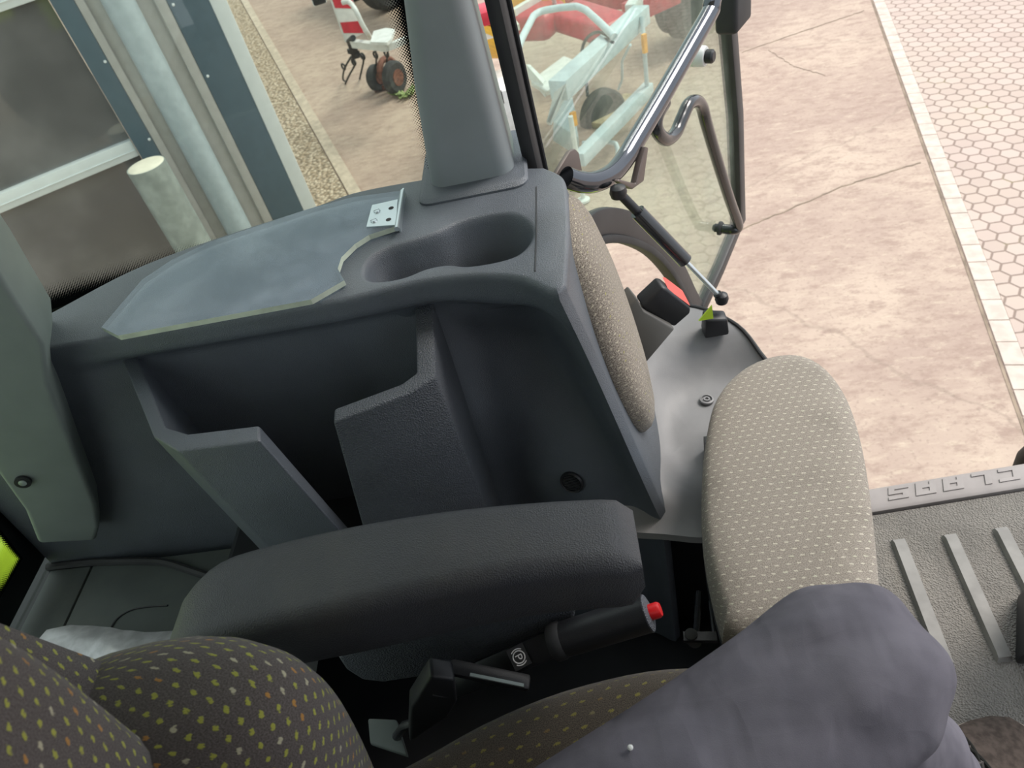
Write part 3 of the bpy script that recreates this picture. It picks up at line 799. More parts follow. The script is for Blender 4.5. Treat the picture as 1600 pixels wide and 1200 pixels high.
GL = {'S': [R(0, 0, .82, .24), R(.58, .24, .82, .40), R(0, .40, .82, .60), R(0, .60, .24, .76), R(0, .76, .82, 1)],
      'A': [R(0, 0, .26, .76), R(.56, 0, .82, .76), R(.26, .28, .56, .48), R(0, .76, .82, 1)],
      'L': [R(0, .24, .26, 1), R(0, 0, .78, .24)],
      'C': [R(0, .24, .26, .76), R(0, 0, .82, .24), R(0, .76, .82, 1)]}
cell = .047
for i, ch in enumerate('CLAAS'):
    letter(GL[ch], .770 - i * .0525, cell, .030, 'raised_letter')

# roof, rear bulkhead, outer pillars that shade the cab
o = MB().add(*hexa([(-1.15, -1.0, 1.78), (1.0, -1.0, 1.78), (1.0, 1.05, 1.78), (-1.15, 1.05, 1.78)], [(-1.15, -1.0, 1.9), (1.0, -1.0, 1.9), (1.0, 1.05, 1.9), (-1.15, 1.05, 1.9)])).build('ceiling', M['ceil'], smooth=0)
structure(o, 'pale cab roof lining overhead', 'ceiling')
o = MB().add(*hexa([(-1.05, -1.0, -.08), (-1.0, -1.0, -.08), (-1.0, .80, -.08), (-1.05, .80, -.08)], [(-1.05, -1.0, .36), (-1.0, -1.0, .36), (-1.0, .80, .36), (-1.05, .80, .36)])).build('wall_rear', M['black'], smooth=0)
structure(o, 'low dark rear bulkhead of the cab', 'wall')

o = MB().add(*hexa([(-1.0, -1.0, -.08), (1.2, -1.0, -.08), (1.2, -.95, -.08), (-1.0, -.95, -.08)], [(-1.0, -1.0, 1.55), (1.2, -1.0, 1.55), (1.2, -.95, 1.55), (-1.0, -.95, 1.55)])).build('light_block_right', M['black'], smooth=0)  # unseen panel added to cut light from the right, really a window side
structure(o, 'unseen dark panel added to block light on the right side of the cab', 'wall')

# B pillar trim (between the side window and the door)
def rrect(x0, x1, y0, y1, z, r, n=5, dx=0):
    P = []
    for cx, cy, a0 in ((x1 - r, y1 - r, 0), (x0 + r, y1 - r, 90), (x0 + r, y0 + r, 180), (x1 - r, y0 + r, 270)):
        for k in range(n + 1):
            a_ = math.radians(a0 + 90 * k / n); P.append((cx + r * math.cos(a_), cy + r * math.sin(a_), z))
    return P
pil = thing('trim_7', (-.14, 1.0, .8), 'tapered grey plastic B-pillar cover rising from the console', 'pillar trim')
pil['kind'] = 'structure'
rings = []
for z, x0, x1, y0, y1 in ((.803, -.205, -.078, .985, 1.12), (.82, -.2035, -.079, .987, 1.12), (.95, -.186, -.083, .978, 1.11), (1.06, -.166, -.086, .968, 1.10), (1.25, -.150, -.086, .95, 1.08), (1.78, -.135, -.080, .90, 1.03)):
    rings.append(rrect(x0, x1, y0, y1, z, .026, 8))
MB().add(*loft(rings)).build('cover', M['pillar'], pil)
MB().add(*loft([rrect(-.222, -.060, .952, 1.135, .797, .02), rrect(-.222, -.060, .952, 1.135, .803, .02), rrect(-.216, -.064, .958, 1.13, .807, .018)])).build('foot_flange', M['slate'], pil)
# C pillar trim at the rear corner
cp = thing('trim_8', (-.9, .74, .42), 'grey-green rear corner pillar cover with a screw at the left edge', 'pillar trim')
cp['kind'] = 'structure'
fr_ = [(-0.8558, 0.7200, 0.4507), (-0.9245, 0.7000, 0.4874), (-0.8906, 0.7000, 0.5662), (-0.8584, 0.7000, 0.7195), (-0.7813, 0.7000, 0.9461), (-0.7106, 0.7000, 1.1405), (-0.6481, 0.7200, 1.1312), (-0.6622, 0.7200, 0.9436), (-0.6717, 0.7200, 0.8870), (-0.6797, 0.7200, 0.8363), (-0.7147, 0.7200, 0.7781), (-0.7366, 0.7200, 0.7156), (-0.7685, 0.7200, 0.6273), (-0.8001, 0.7200, 0.5377), (-0.8300, 0.7200, 0.4822)]
MB().add(*ngon_prism(fr_, (-.05, .12, 0))).build('cover', M['cpillar'], cp, bevel=.008, seg=4)
sc_ = V((-0.8493, 0.7000, 0.6293))
MB().add(*lathe(sc_, (.25, -.97, 0), [(.011, -.002), (.011, .002), (.006, .0025), (.0055, -.001), (.001, -.001)], 20)).build('screw', M['black'], cp)
MB().add(*lathe(sc_, (.25, -.97, 0), [(.0055, -.001), (.0055, .003), (.002, .0035)], 16)).build('screw_head', M['steel'], cp)

# left fixed side window with printed border
gl_plan = catmull([(-1.02, .93, 0), (-.91, .988, 0), (-.79, 1.022, 0), (-.66, 1.045, 0), (-.50, 1.062, 0), (-.34, 1.072, 0), (-.19, 1.068, 0), (-.12, 1.06, 0)], 6)
win = thing('window_1', (-.55, 1.03, .6), 'curved left side window of the cab with black dotted border', 'window')
win['kind'] = 'structure'
def glz(p, z): return V((p.x, p.y - (z - .7) * .07, z))
rings = [[glz(p, z) for p in gl_plan] for z in (.45, .8, 1.2, 1.78)]
v_, f_, u_ = loft(rings, cap=False, closed=False)
k_ = len(v_)
v2 = [p + V((.0, .006, 0)) for p in v_]
MB().add(v_ + v2, f_ + [tuple(i + k_ for i in reversed(q)) for q in f_]).build('pane', M['glass_side'], win)
def frit_strip(name, a_pts, b_pts, parent, solid=None):
    """strip between a (dense) and b (faded)"""
    n = len(a_pts); v = [V(p) for p in a_pts] + [V(p) for p in b_pts]
    f = [(i, i + 1, i + 1 + n, i + n) for i in range(n - 1)]
    u = []; d = 0
    for i in range(n):
        if i: d += (V(a_pts[i]) - V(a_pts[i - 1])).length
        u.append((d, 0))
    for i in range(n): u.append((u[i][0], (V(b_pts[i]) - V(a_pts[i])).length))
    me = finish(name, v, f, M['frit'], u, 0)
    at = me.attributes.new('fade', 'FLOAT', 'POINT')
    for i in range(2 * n): at.data[i].value = 0.0 if i < n else 1.0
    return link(me, name, parent)
inn = [p for p in gl_plan]
lo = [glz(p, .50) + V((0, -.004, 0)) for p in inn]; mid_ = [glz(p, .728) + V((0, -.004, 0)) for p in inn]; hi = [glz(p, .774) + V((0, -.004, 0)) for p in inn]
frit_strip('frit_dots', mid_, hi, win)
MB().add(*loft([[a_, b_, b_ + V((0, .003, 0)), a_ + V((0, .003, 0))] for a_, b_ in zip(lo, mid_)])).build('frit_border', M['frit_solid'], win, smooth=0)
ga = [glz(V((-.188, 1.066, 0)), z) + V((0, -.004, 0)) for z in (.78, 1.0, 1.2, 1.5, 1.77)]
gb = [glz(V((-.222, 1.068, 0)), z) + V((0, -.004, 0)) for z in (.78, 1.0, 1.2, 1.5, 1.77)]
ga = [p + V(((p.z - .78) * .075, 0, 0)) for p in ga]; gb = [p + V(((p.z - .78) * .075, 0, 0)) for p in gb]
frit_strip('frit_dots', ga, gb, win)
gc = [p + V((.06, 0, 0)) for p in ga]
MB().add(*loft([[a_, b_, b_ + V((0, .003, 0)), a_ + V((0, .003, 0))] for a_, b_ in zip(ga, gc)])).build('frit_border', M['frit_solid'], win, smooth=0)

# rear window with its black border and the lime engine hood behind it
rw = thing('window_2', (-1.02, .5, .36), 'rear cab window corner with black dotted border', 'window')
rw['kind'] = 'structure'
def rwp(y, z): return V((-1.02, y, z))
MB().add(*hexa([(-1.026, -.9, .36), (-1.02, -.9, .36), (-1.02, .80, .36), (-1.026, .80, .36)], [(-1.026, -.9, 1.78), (-1.02, -.9, 1.78), (-1.02, .9, 1.78), (-1.026, .9, 1.78)])).build('pane', M['glass_side'], rw)
outer = [(-1.0150, 0.4103, 0.4294), (-1.0150, 0.6207, 0.3813), (-1.0150, 0.7629, 0.3825), (-1.0150, 0.8386, 0.5100), (-1.0150, 0.8949, 0.7365), (-1.0150, 0.9584, 0.9962)]
inner = [(-1.0150, 0.4327, 0.4811), (-1.0150, 0.6457, 0.4244), (-1.0150, 0.7314, 0.4226), (-1.0150, 0.7443, 0.4936), (-1.0150, 0.7996, 0.7172), (-1.0150, 0.8632, 0.9618)]
fade = [(-1.0140, 0.4429, 0.5178), (-1.0140, 0.6569, 0.4522), (-1.0140, 0.7187, 0.4379), (-1.0140, 0.7261, 0.4940), (-1.0140, 0.7750, 0.7147), (-1.0140, 0.8403, 0.9563)]
n_ = 6
MB().add(*loft([[V(a_), V(b_), V(b_) + V((-.003, 0, 0)), V(a_) + V((-.003, 0, 0))] for a_, b_ in zip(outer, inner)])).build('frit_border', M['frit_solid'], rw, smooth=0)
frit_strip('frit_dots', inner, fade, rw)
hd = MB().add(*hexa([(-3.2, -.9, -.2), (-1.25, -.9, -.2), (-1.25, 1.3, -.2), (-3.2, 1.3, -.2)], [(-3.2, -.9, .30), (-1.25, -.9, .30), (-1.25, 1.2, .30), (-3.2, 1.2, .30)])).build('engine_hood', M['lime'], None, bevel=.04, seg=3)
tag(hd, 'lime green engine hood seen through the rear window corner', 'hood')
cb = thing('machine_body', (-.3, .2, GZ), 'lime green body of the harvester carrying the cab', 'harvester body')
MB().add(*hexa([(-1.2, -1.0, -.7), (1.2, -1.0, -.7), (1.2, .80, -.7), (-1.2, .80, -.7)], [(-1.2, -1.0, -.085), (1.2, -1.0, -.085), (1.2, .84, -.085), (-1.2, .88, -.085)])).build('lower_frame', M['black'], cb, bevel=.02)
MB().add(*lathe((-.7, .35, -1.05), (0, 1, 0), [(.3, 0), (.75, 0), (.85, .08), (.85, .42), (.75, .5), (.3, .5)], 40)).build('tyre', M['tyre'], cb)
MB().add(*hexa([(-.9, 1.17, -.5), (.16, 1.17, -.5), (.16, 1.30, -.5), (-.9, 1.30, -.5)], [(-.9, 1.17, .30), (.17, 1.17, .30), (.17, 1.30, .30), (-.9, 1.30, .30)])).build('side_skirt', M['lime'], cb, bevel=.02)

# ================================================================== SIDE CONSOLE
con = thing('side_console', (-.4, .8, .36), 'slate grey moulded side console with storage bins and double cup holder', 'console')
fc = catmull([(-1.01, .80, 0), (-.90, .788, 0), (-.80, .778, 0), (-.726, .773, 0), (-.60, .765, 0), (-.45, .760, 0), (-.32, .757, 0), (-.255, .762, 0), (-.204, .766, 0), (-.137, .757, 0), (-.085, .738, 0), (-.060, .715, 0), (-.046, .698, 0), (-.036, .692, 0)], 10)
fc = resample(fc, 150)
endc = catmull([(-.036, .692, 0), (-.027, .697, 0), (-.021, .74, 0), (-.012, .83, 0), (-.008, .92, 0), (-.012, .965, 0), (-.035, 1.0, 0)], 6)[1:]
bk = catmull([(-.035, 1.0, 0), (-.12, 1.03, 0), (-.201, 1.04, 0), (-.325, 1.045, 0), (-.394, 1.025, 0), (-.552, .985, 0), (-.672, .938, 0), (-.785, .850, 0), (-.86, .832, 0), (-1.01, .83, 0), (-1.01, .80, 0)], 6)[1:-1]
plan = fc + endc + bk
plan = [p for i, p in enumerate(plan) if i < len(fc) or (p - plan[i - 1]).length > .004]
npl = len(plan)
def inset(loop, d):
    n = len(loop); out = []
    for i in range(n):
        a_, b_, c_ = loop[i - 1], loop[i], loop[(i + 1) % n]
        t_ = (c_ - a_).normalized(); nn = V((-t_.y, t_.x, 0))
        out.append(b_ + nn * d)
    return out
cup_px = [(-.284, .812), (-.281, .842), (-.258, .860), (-.222, .866), (-.192, .874), (-.160, .890), (-.120, .894), (-.085, .884), (-.064, .852), (-.062, .818), (-.078, .788), (-.105, .779), (-.145, .781), (-.172, .793), (-.200, .793), (-.228, .783), (-.258, .783), (-.277, .792)]
hole = resample(catmull([(x, y, 0) for x, y in cup_px], 6, True), 90, True)
NF = len(fc)
def zz(loop, z): return [V((p.x, p.y, z)) for p in loop]
bm = bmesh.new()
L0 = [bm.verts.new(p) for p in zz(inset(plan, .0055), .800)]
L1 = [bm.verts.new(p) for p in zz(inset(plan, .0035), .7992)]
L2 = [bm.verts.new(p) for p in zz(inset(plan, .0008), .7965)]
L3 = [bm.verts.new(p) for p in zz(plan, .793)]
def bridge(A, B):
    n = len(A)
    for i in range(n): bm.faces.new((A[i], A[(i + 1) % n], B[(i + 1) % n], B[i]))
bridge(L0, L1); bridge(L1, L2); bridge(L2, L3)
# cup hole: raised lip, throat, floor
cc = sum(hole, V()) / len(hole)
def grow(d): return inset(hole, d)
sgn = 1 if sum((hole[i].x * hole[(i + 1) % 90].y - hole[(i + 1) % 90].x * hole[i].y) for i in range(90)) < 0 else -1
H0 = [bm.verts.new(p) for p in zz(grow(sgn * .007), .800)]
H1 = [bm.verts.new(p) for p in zz(grow(sgn * .005), .7995)]
H2 = [bm.verts.new(p) for p in zz(grow(sgn * .002), .798)]
H2b = [bm.verts.new(p) for p in zz(grow(sgn * .0005), .795)]
H3 = [bm.verts.new(p) for p in zz(grow(-sgn * .003), .788)]
H4 = [bm.verts.new(p) for p in zz(grow(-sgn * .010), .722)]
H5 = [bm.verts.new(p) for p in zz(grow(-sgn * .016), .715)]
for A, B in ((H0, H1), (H1, H2), (H2, H2b), (H2b, H3), (H3, H4), (H4, H5)): bridge(A, B)
bm.faces.new(H5)
# top skin with the hole
edges = []
for Lp in (L0, H0):
    for i in range(len(Lp)):
        e = bm.edges.get((Lp[i], Lp[(i + 1) % len(Lp)])); edges.append(e)
bmesh.ops.triangle_fill(bm, edges=edges, use_beauty=True)
# sides: moulded front as a height field, plain back
rows = []
NR = 84
lean = lambda x0, z: (.787 - max(z, .37)) * .205 * sstep(-.22, -.06, x0)
for r_ in range(1, NR + 1):
    z = .793 - .793 * (r_ / NR) ** 1.15
    row = []
    for i, p in enumerate(plan):
        x, y = p.x, p.y
        if i < NF:
            x0 = x
            target = .794 - (.76 - z) * .10
            target += (-.016 + (.76 - z) * .04) * (1 - sstep(-.72, -.63, x0))
            zs = .768 - .010 * sstep(-.2, -.1, x0)
            mk = sstep(zs, zs - .028 - .02 * sstep(-.2, -.1, x0), z) * (1 - sstep(-.105, -.034, x0))
            out = sstep(.66, .38, z) * sstep(-.24, -.08, x0)
            target += (.682 - target) * out
            y = y + (target - y) * mk
            # slight hollow in the right bay, and outward flare of the end wing
            y += .02 * sstep(-.21, -.17, x0) * (1 - sstep(-.13, -.05, x0)) * sstep(.74, .66, z) * (1 - out)
            x = x0 + lean(x0, z)
            y -= .030 * sstep(-.10, -.05, x0) * sstep(.72, .39, z)
        elif i < NF + len(endc):
            x = x + (.787 - max(z, .37)) * .205
            y -= .030 * (1 - sstep(.70, .76, y)) * sstep(.72, .39, z)
        row.append(bm.verts.new((x, y, z)))
    rows.append(row)
prev = L3
for row in rows: bridge(prev, row); prev = row
bm.faces.new(prev)
bmesh.ops.recalc_face_normals(bm, faces=bm.faces)
me = bpy.data.meshes.new('shell'); bm.to_mesh(me); bm.free(); me.materials.append(M['slate'])
for p in me.polygons: p.use_smooth = True
me.set_sharp_from_angle(angle=math.radians(50))
link(me, 'shell', con)

def bin_wall(name, outer, inner, shift, zt, zb, mat):
    """rim polygon swept down, bottom points moved by shift(i)"""
    rim = [V((p[0], p[1], zt + (.030 if p[1] > .8 else 0))) for p in outer + inner]
    bot = [V((p.x + shift(p)[0], p.y + shift(p)[1], zb)) for p in rim]
    n = len(rim); h = n // 2
    f = [(i, i + 1, n - 2 - i, n - 1 - i) for i in range(h - 1)] + [(i + 1 + n, i + n, n - 1 - i + n, n - 2 - i + n) for i in range(h - 1)]
    f += [(i, (i + 1) % n, (i + 1) % n + n, i + n) for i in range(n)]
    return MB().add(rim + bot, f).build(name, mat, con, bevel=.004, seg=3)
bin_wall('bin_wall', [(-.672, .815), (-.572, .648), (-.526, .613), (-.417, .608)], [(-.425, .636), (-.522, .642), (-.560, .662), (-.648, .815)], lambda p: ((.06 if p.x > -.45 else .04), .0), .722, .31, M['slate'])
bin_wall('bin_wall', [(-.207, .815), (-.202, .670), (-.235, .648), (-.326, .619)], [(-.329, .643), (-.246, .668), (-.228, .684), (-.232, .815)], lambda p: ((-.07 if p.x < -.3 else .006), -.008), .722, .31, M['slate_soft'])
MB().add(*hexa([(-.64, .60, .40), (-.20, .60, .40), (-.20, .80, .40), (-.64, .80, .40)], [(-.62, .615, .42), (-.21, .615, .42), (-.21, .80, .42), (-.62, .80, .42)])).build('bin_floor', M['black'], con)

MB().add(*tube([(-0.0497, 0.9445, 0.8003), (-0.0548, 0.8304, 0.8003), (-0.0605, 0.7391, 0.8003)], .0010, 6)).build('seam', M['black'], con)

# round slotted vent, on the front face low at the right
vc = V((-.0735, .7045, .440)); vn = V((-.36, -.90, .25)).normalized()
vt = MB().add(*lathe(vc - vn * .012, vn, [(.0185, 0), (.0185, .012), (.0165, .0145), (.0148, .013), (.0146, .007), (.001, .007)], 36)).build('vent', M['black'], con)
va = vn.cross(V((0, 0, 1))).normalized(); vb = va.cross(vn)
for k in range(-4, 5):
    h_ = k * .0029; w_ = math.sqrt(max(0, .0142 ** 2 - h_ * h_))
    MB().add(*box(vc + vb * h_ - vn * .0022, (2 * w_, .0014, .005), ax=(va, vb, vn))).build('slat', M['rubber'], vt)

# hinged clear lid
lid_xy = [(-.652, .790), (-.616, .762), (-.348, .762), (-.308, .792), (-.322, .823), (-.321, .850), (-.306, .878), (-.288, .895), (-.249, .905), (-.247, 1.006), (-.330, 1.018), (-.403, 1.008), (-.552, .966), (-.600, .935), (-.632, .895)]
lid_xy = [(x * .988, y * .988) for x, y in lid_xy]
n_ = len(lid_xy)
lv = [(x, y, .803) for x, y in lid_xy] + [(x, y, .8105) for x, y in lid_xy]
lf = [tuple(range(n_)), tuple(range(n_, 2 * n_))] + [(i, (i + 1) % n_, (i + 1) % n_ + n_, i + n_) for i in range(n_)]
mb = MB(); mb.add(lv, lf[:2], m=0)
for i in range(n_):
    back = 8 < i < n_ - 0 and i not in (8,)
    mb.add(lv, [lf[2 + i]], m=0 if back else 1)
me = finish('lid', mb.v, mb.f, None, None, 0, [M['acrylic'], M['acrylic_edge']], mb.m)
lid = link(me, 'lid', con); lid['label'] = 'scuffed clear acrylic lid'
hg = MB().add(*ngon_prism([(-0.2902, 0.9047, 0.8106), (-0.2893, 0.9648, 0.8106), (-0.2507, 0.9666, 0.8106), (-0.2464, 0.8940, 0.8106)], (0, 0, .0018))).add(*tube([(-0.2441, 0.8833, 0.8115), (-0.2458, 0.9896, 0.8115)], .0036, 14))
hg.add(*beam((-0.2435, 0.8937, 0.8050), (-0.2458, 0.9995, 0.8050), .0025, .013))
ho = hg.build('hinge', M['steel'], lid, smooth=30); ho['label'] = 'zinc plated hinge'
for (x, y, _z), r_, h_ in (((-0.2808, 0.9171, 0.8125), .0052, .0026), ((-0.2792, 0.9430, 0.8125), .0052, .0026)):
    MB().add(*lathe((x, y, .8124), (0, 0, 1), [(r_, 0), (r_ * .9, h_ * .7), (r_ * .5, h_)], 18)).add(*box((x, y, .8124 + h_), (.0085, .0012, .0008), .35)).build('screw', M['steel'], lid)
for x, y, _z in ((-0.2587, 0.9124, 0.8125), (-0.2583, 0.9441, 0.8125)):
    MB().add(*lathe((x, y, .8122), (0, 0, 1), [(.0040, 0), (.0038, .0007), (.001, .0005)], 16)).build('screw_hole', M['tyre'], lid)

# rear shelf behind the driver seat
sh = thing('rear_shelf', (-.6, .5, .30), 'dusty grey-green shelf panel behind the driver seat with seam lines', 'shelf panel')
MB().add(*hexa([(-1.012, -.8, .30), (-.93, -.8, .30), (-.93, .742, .30), (-1.012, .745, .30)], [(-1.012, -.8, .362), (-.932, -.8, .362), (-.932, .742, .362), (-1.012, .745, .362)])).build('end_panel', M['shelf'], sh, bevel=.002)
MB().add(*ngon_prism([(-.928, -.8, .30), (-.50, -.8, .30), (-.50, .58, .30), (-.56, .60, .30), (-.585, .735, .30), (-.928, .742, .30)], (0, 0, .062))).build('main_panel', M['shelf'], sh, bevel=.002)
MB().add(*tube(resample(catmull([(-0.8396, 0.5998, 0.3630), (-0.8347, 0.6258, 0.3630), (-0.8143, 0.6401, 0.3630), (-0.7843, 0.6418, 0.3630), (-0.7496, 0.6392, 0.3630)], 6), 26), .0016, 6)).build('seam', M['black'], sh)
MB().add(*tube(resample(catmull([(-1.0174, 0.7508, 0.3650), (-0.9348, 0.7473, 0.3650), (-0.8255, 0.7329, 0.3650), (-0.7773, 0.7217, 0.3650), (-0.7253, 0.6987, 0.3650), (-0.6723, 0.6750, 0.3650)], 6), 36), .007, 8)).build('edge_seal', M['rubber'], sh)
# crumpled silver bag behind the seat
vs, fs = [], []
nx, ny = 16, 6
for j in range(ny):
    for i in range(nx):
        u_, w_ = i / (nx - 1), j / (ny - 1)
        vs.append(V((-.925 + .29 * u_, .602 - .055 * u_ * u_ - .15 * w_ + .005 * math.sin(9 * u_), .372 + .035 * math.sin(PI * min(1, w_ * 1.1 + .22)) + random.uniform(-.004, .004))))
for j in range(ny - 1):
    for i in range(nx - 1):
        a_ = j * nx + i; fs.append((a_, a_ + 1, a_ + 1 + nx, a_ + nx))
vb_ = [V((p.x, p.y, .3635)) for p in vs]; k_ = len(vs)
edge = [i for i in range(nx)] + [j * nx + nx - 1 for j in range(1, ny)] + [(ny - 1) * nx + i for i in range(nx - 2, -1, -1)] + [j * nx for j in range(ny - 2, 0, -1)]
fs2 = fs + [tuple(i + k_ for i in reversed(q)) for q in fs] + [(edge[i], edge[(i + 1) % len(edge)], edge[(i + 1) % len(edge)] + k_, edge[i] + k_) for i in range(len(edge))]
tag(MB().add(vs + vb_, fs2).build('foil_bag', M['paper'], smooth=50), 'crumpled silver bag lying on the shelf behind the driver seat', 'bag')

# ================================================================== PASSENGER SEAT
ps = thing('passenger_seat', (.12, .8, 0), 'beige fabric passenger seat with cream dashes on a moulded grey base', 'seat')
# moulded base: dished top as a height field
nx, ny = 40, 48
def base_edge(y): # right (door) side limit in x as a function of y
    return .30
out_b = catmull([(-.042, .662, 0), (.05, .636, 0), (.10, .622, 0), (.17, .615, 0), (.275, .61, 0), (.318, .70, 0), (.322, .84, 0), (.302, .915, 0), (.280, .965, 0), (.250, 1.03, 0), (.19, 1.10, 0), (.09, 1.14, 0), (.02, 1.10, 0), (.0, .95, 0), (.0, .80, 0), (-.03, .70, 0)], 8, True)
ob = resample(out_b, 96, True)
cb_ = V((.13, .84, 0))
def base_z(p):
    z = .402
    d = math.hypot((p.x - .19) / .17, (p.y - .82) / .22)
    z -= .045 * (1 - sstep(.55, 1.0, d))
    z += .018 * sstep(.90, 1.05, p.y)
    z -= .03 * sstep(.72, .64, p.y)
    return z
rings = []
for s_ in (.93, 1.0, .985, .95, .88, .8, .7, .6, .5, .4, .3, .2, .1, .02):
    rings.append([V((cb_.x + (p.x - cb_.x) * s_, cb_.y + (p.y - cb_.y) * s_, 0)) for p in ob])
R3 = []
for i, r_ in enumerate(rings):
    R3.append([V((p.x, p.y, .345 if i == 0 else base_z(p) - (.010 if i == 1 else 0))) for p in r_])
bs = MB().add(*loft(R3)).build('base', M['plinth'], ps, smooth=45)
MB().add(*ngon_prism([(-.07, .74, .0), (.10, .70, .0), (.26, .68, .0), (.27, .90, .0), (.20, 1.02, .0), (-.05, 1.02, .0)], (0, 0, .35))).build('base_support', M['black'], ps)
edge_ = [V((cb_.x + (p.x - cb_.x) * .965, cb_.y + (p.y - cb_.y) * .965, 0)) for p in ob]
edge_ = [V((p.x, p.y, base_z(p) + .0005)) for p in edge_ if p.x > .10 and p.y > .70]
edge_.sort(key=lambda p: math.atan2(p.y - cb_.y, p.x - cb_.x))
MB().add(*tube(edge_, .0035, 8)).build('edge_seal', M['rubber'], ps)
bs['label'] = 'scuffed moulded grey seat base'
sc_ = V((0.1672, 0.9083, 0.3615))
s_o = MB().add(*lathe(sc_ + V((0, 0, -.003)), (.1, .05, 1), [(.012, 0), (.012, .004), (.009, .005), (.0085, .001), (.006, .001), (.0055, .005), (.003, .005), (.0028, .002), (.001, .002)], 22)).build('screw', M['plinth'], ps)
# backrest pad on the raked console end
bx0 = V((-.030, 0, .80)); eb_ = V((0, 1, 0)); ez_ = V((.21, 0, -1)).normalized(); en_ = V((1, 0, .21)).normalized()
bo = [(.045, .775), (.022, .80), (.010, .86), (.014, .92), (.035, .965), (.075, .995), (.15, 1.01), (.22, 1.0), (.285, .965), (.325, .915), (.350, .86), (.354, .81), (.335, .755), (.28, .718), (.19, .712), (.11, .733)]
bo = [(a_, b_) for a_, b_ in bo]
bo_s = [(p.x, p.y) for p in catmull([(a_, b_, 0) for a_, b_ in bo], 6, True)]
MB().add(*pad(bo_s, bx0, ez_, eb_, en_, [(.97, -.004), (1.0, .004), (1.0, .010), (.975, .020), (.92, .028), (.80, .035), (.6, .040), (.3, .042)], swap=True)).build('backrest', M['fab_back'], ps, smooth=60)
# cushion
co = catmull([V((p[0], p[1], 0)) for p in ((0.0980, 0.4098, 0.4820), (0.0879, 0.4349, 0.4820), (0.0861, 0.4950, 0.4820), (0.0923, 0.5702, 0.4820), (0.1095, 0.6531, 0.4820), (0.1290, 0.7213, 0.4820), (0.1581, 0.7916, 0.4820), (0.2028, 0.8397, 0.4820), (0.2514, 0.8621, 0.4820), (0.2937, 0.8604, 0.4820), (0.3201, 0.8371, 0.4820), (0.3343, 0.7946, 0.4820), (0.3373, 0.7371, 0.4820), (0.3283, 0.6675, 0.4820), (0.3092, 0.5831, 0.4820), (0.2815, 0.4830, 0.4820), (0.2607, 0.4196, 0.4820), (0.2447, 0.3910, 0.4820))], 6, True)
MB().add(*pad([(p.x, p.y) for p in co], (0, 0, .405), (1, 0, 0), (0, 1, 0), (0, 0, 1), [(.93, 0), (.985, .010), (1.0, .030), (1.0, .055), (.985, .072), (.95, .085), (.88, .092), (.7, .096), (.4, .098), (.1, .099)])).build('cushion', M['fab_pass'], ps, smooth=60)
MB().add(*pad([(p.x, p.y) for p in co], (0, 0, .385), (1, 0, 0), (0, 1, 0), (0, 0, 1), [(.96, 0), (.99, .004), (.99, .022), (.96, .026)])).build('cushion_pan', M['black'], ps)
MB().add(*hexa([(.14, .60, .0), (.27, .60, .0), (.27, .80, .0), (.14, .80, .0)], [(.14, .60, .39), (.27, .60, .39), (.27, .80, .39), (.14, .80, .39)])).build('cushion_support', M['black'], ps)

# passenger seat belt buckle in its holster
bk_ = thing('seat_belt_buckle', (0.0832, 1.0070, 0.4200), 'black seat belt buckle with red button in a grey holster beside the beige backrest', 'buckle')
hd_ = V((.62, .30, .52)).normalized()
hp_ = [(0.0692, 0.9000, 0.4756), (0.0591, 0.9300, 0.5459), (0.0735, 0.9650, 0.5578), (0.0845, 0.9550, 0.5338), (0.1294, 0.9500, 0.4978), (0.1344, 0.9450, 0.4897)]
hol = MB()
hol.add(*ngon_prism([(0.0713, 0.9000, 0.4751), (0.0513, 0.9250, 0.5249), (0.0524, 0.9350, 0.5645), (0.0728, 0.9400, 0.5793), (0.0795, 0.9400, 0.5507), (0.1265, 0.9300, 0.5120)], (-.012, .035, .004)))
hol.build('holster', M['holster'], bk_, bevel=.004, seg=3)
MB().add(*ngon_prism([(0.0827, 0.9500, 0.5461), (0.0790, 0.9500, 0.5522), (0.1152, 0.9600, 0.5755), (0.1220, 0.9600, 0.5714), (0.1560, 0.9500, 0.5324), (0.1545, 0.9500, 0.5221), (0.1260, 0.9400, 0.5067)], (-.008, .026, .006))).build('buckle_body', M['black'], bk_, bevel=.004, seg=3)
MB().add(*ngon_prism([(0.1232, 0.9620, 0.5684), (0.1290, 0.9680, 0.5627), (0.1553, 0.9620, 0.5339), (0.1556, 0.9530, 0.5341)], (-.006, .022, .012))).build('release_button', M['redsoft'], bk_, bevel=.002)

# ================================================================== OPEN DOOR
DH = V((-.03, 1.07, 0)); DD = V((.52992, .84805, 0)); DN = V((.84805, -.52992, 0))
dr = thing('door_1', (-.03, 1.07, 0), 'open glass cab door with black frame swung outward', 'door')
dr['kind'] = 'structure'
def up_to(p, q, z):
    p, q = V(p), V(q); return p + (q - p) * ((z - p.z) / (q.z - p.z))
hb, ht = V((-0.0441, 1.0475, 0.7621)), V((-0.0503, 1.0375, 1.0209))
ob_, ot_ = V((0.4420, 1.8253, 0.0988)), V((0.3952, 1.7504, 0.7266))
tip = V((0.2759, 1.5596, 0.0310))
h_top = up_to(hb, ht, 1.72); h_bot = up_to(hb, ht, .42)
o_top = up_to(ob_, ot_, 1.72)
MB().add(*ribbon([p - DD * .014 for p in (h_bot, hb, ht, h_top)], .019, .026, DN)).build('hinge_post', M['frame'], dr, bevel=.006)
MB().add(*ribbon([p - DD * .002 + DN * .005 for p in (h_bot, hb, ht, h_top)], .006, .022, DN)).build('seal', M['rubber'], dr, bevel=.004)
MB().add(*ribbon([o_top, ot_, V((0.4282, 1.8032, 0.4328)), ob_], .040, .035, DN)).build('outer_frame', M['frame'], dr, bevel=.006)
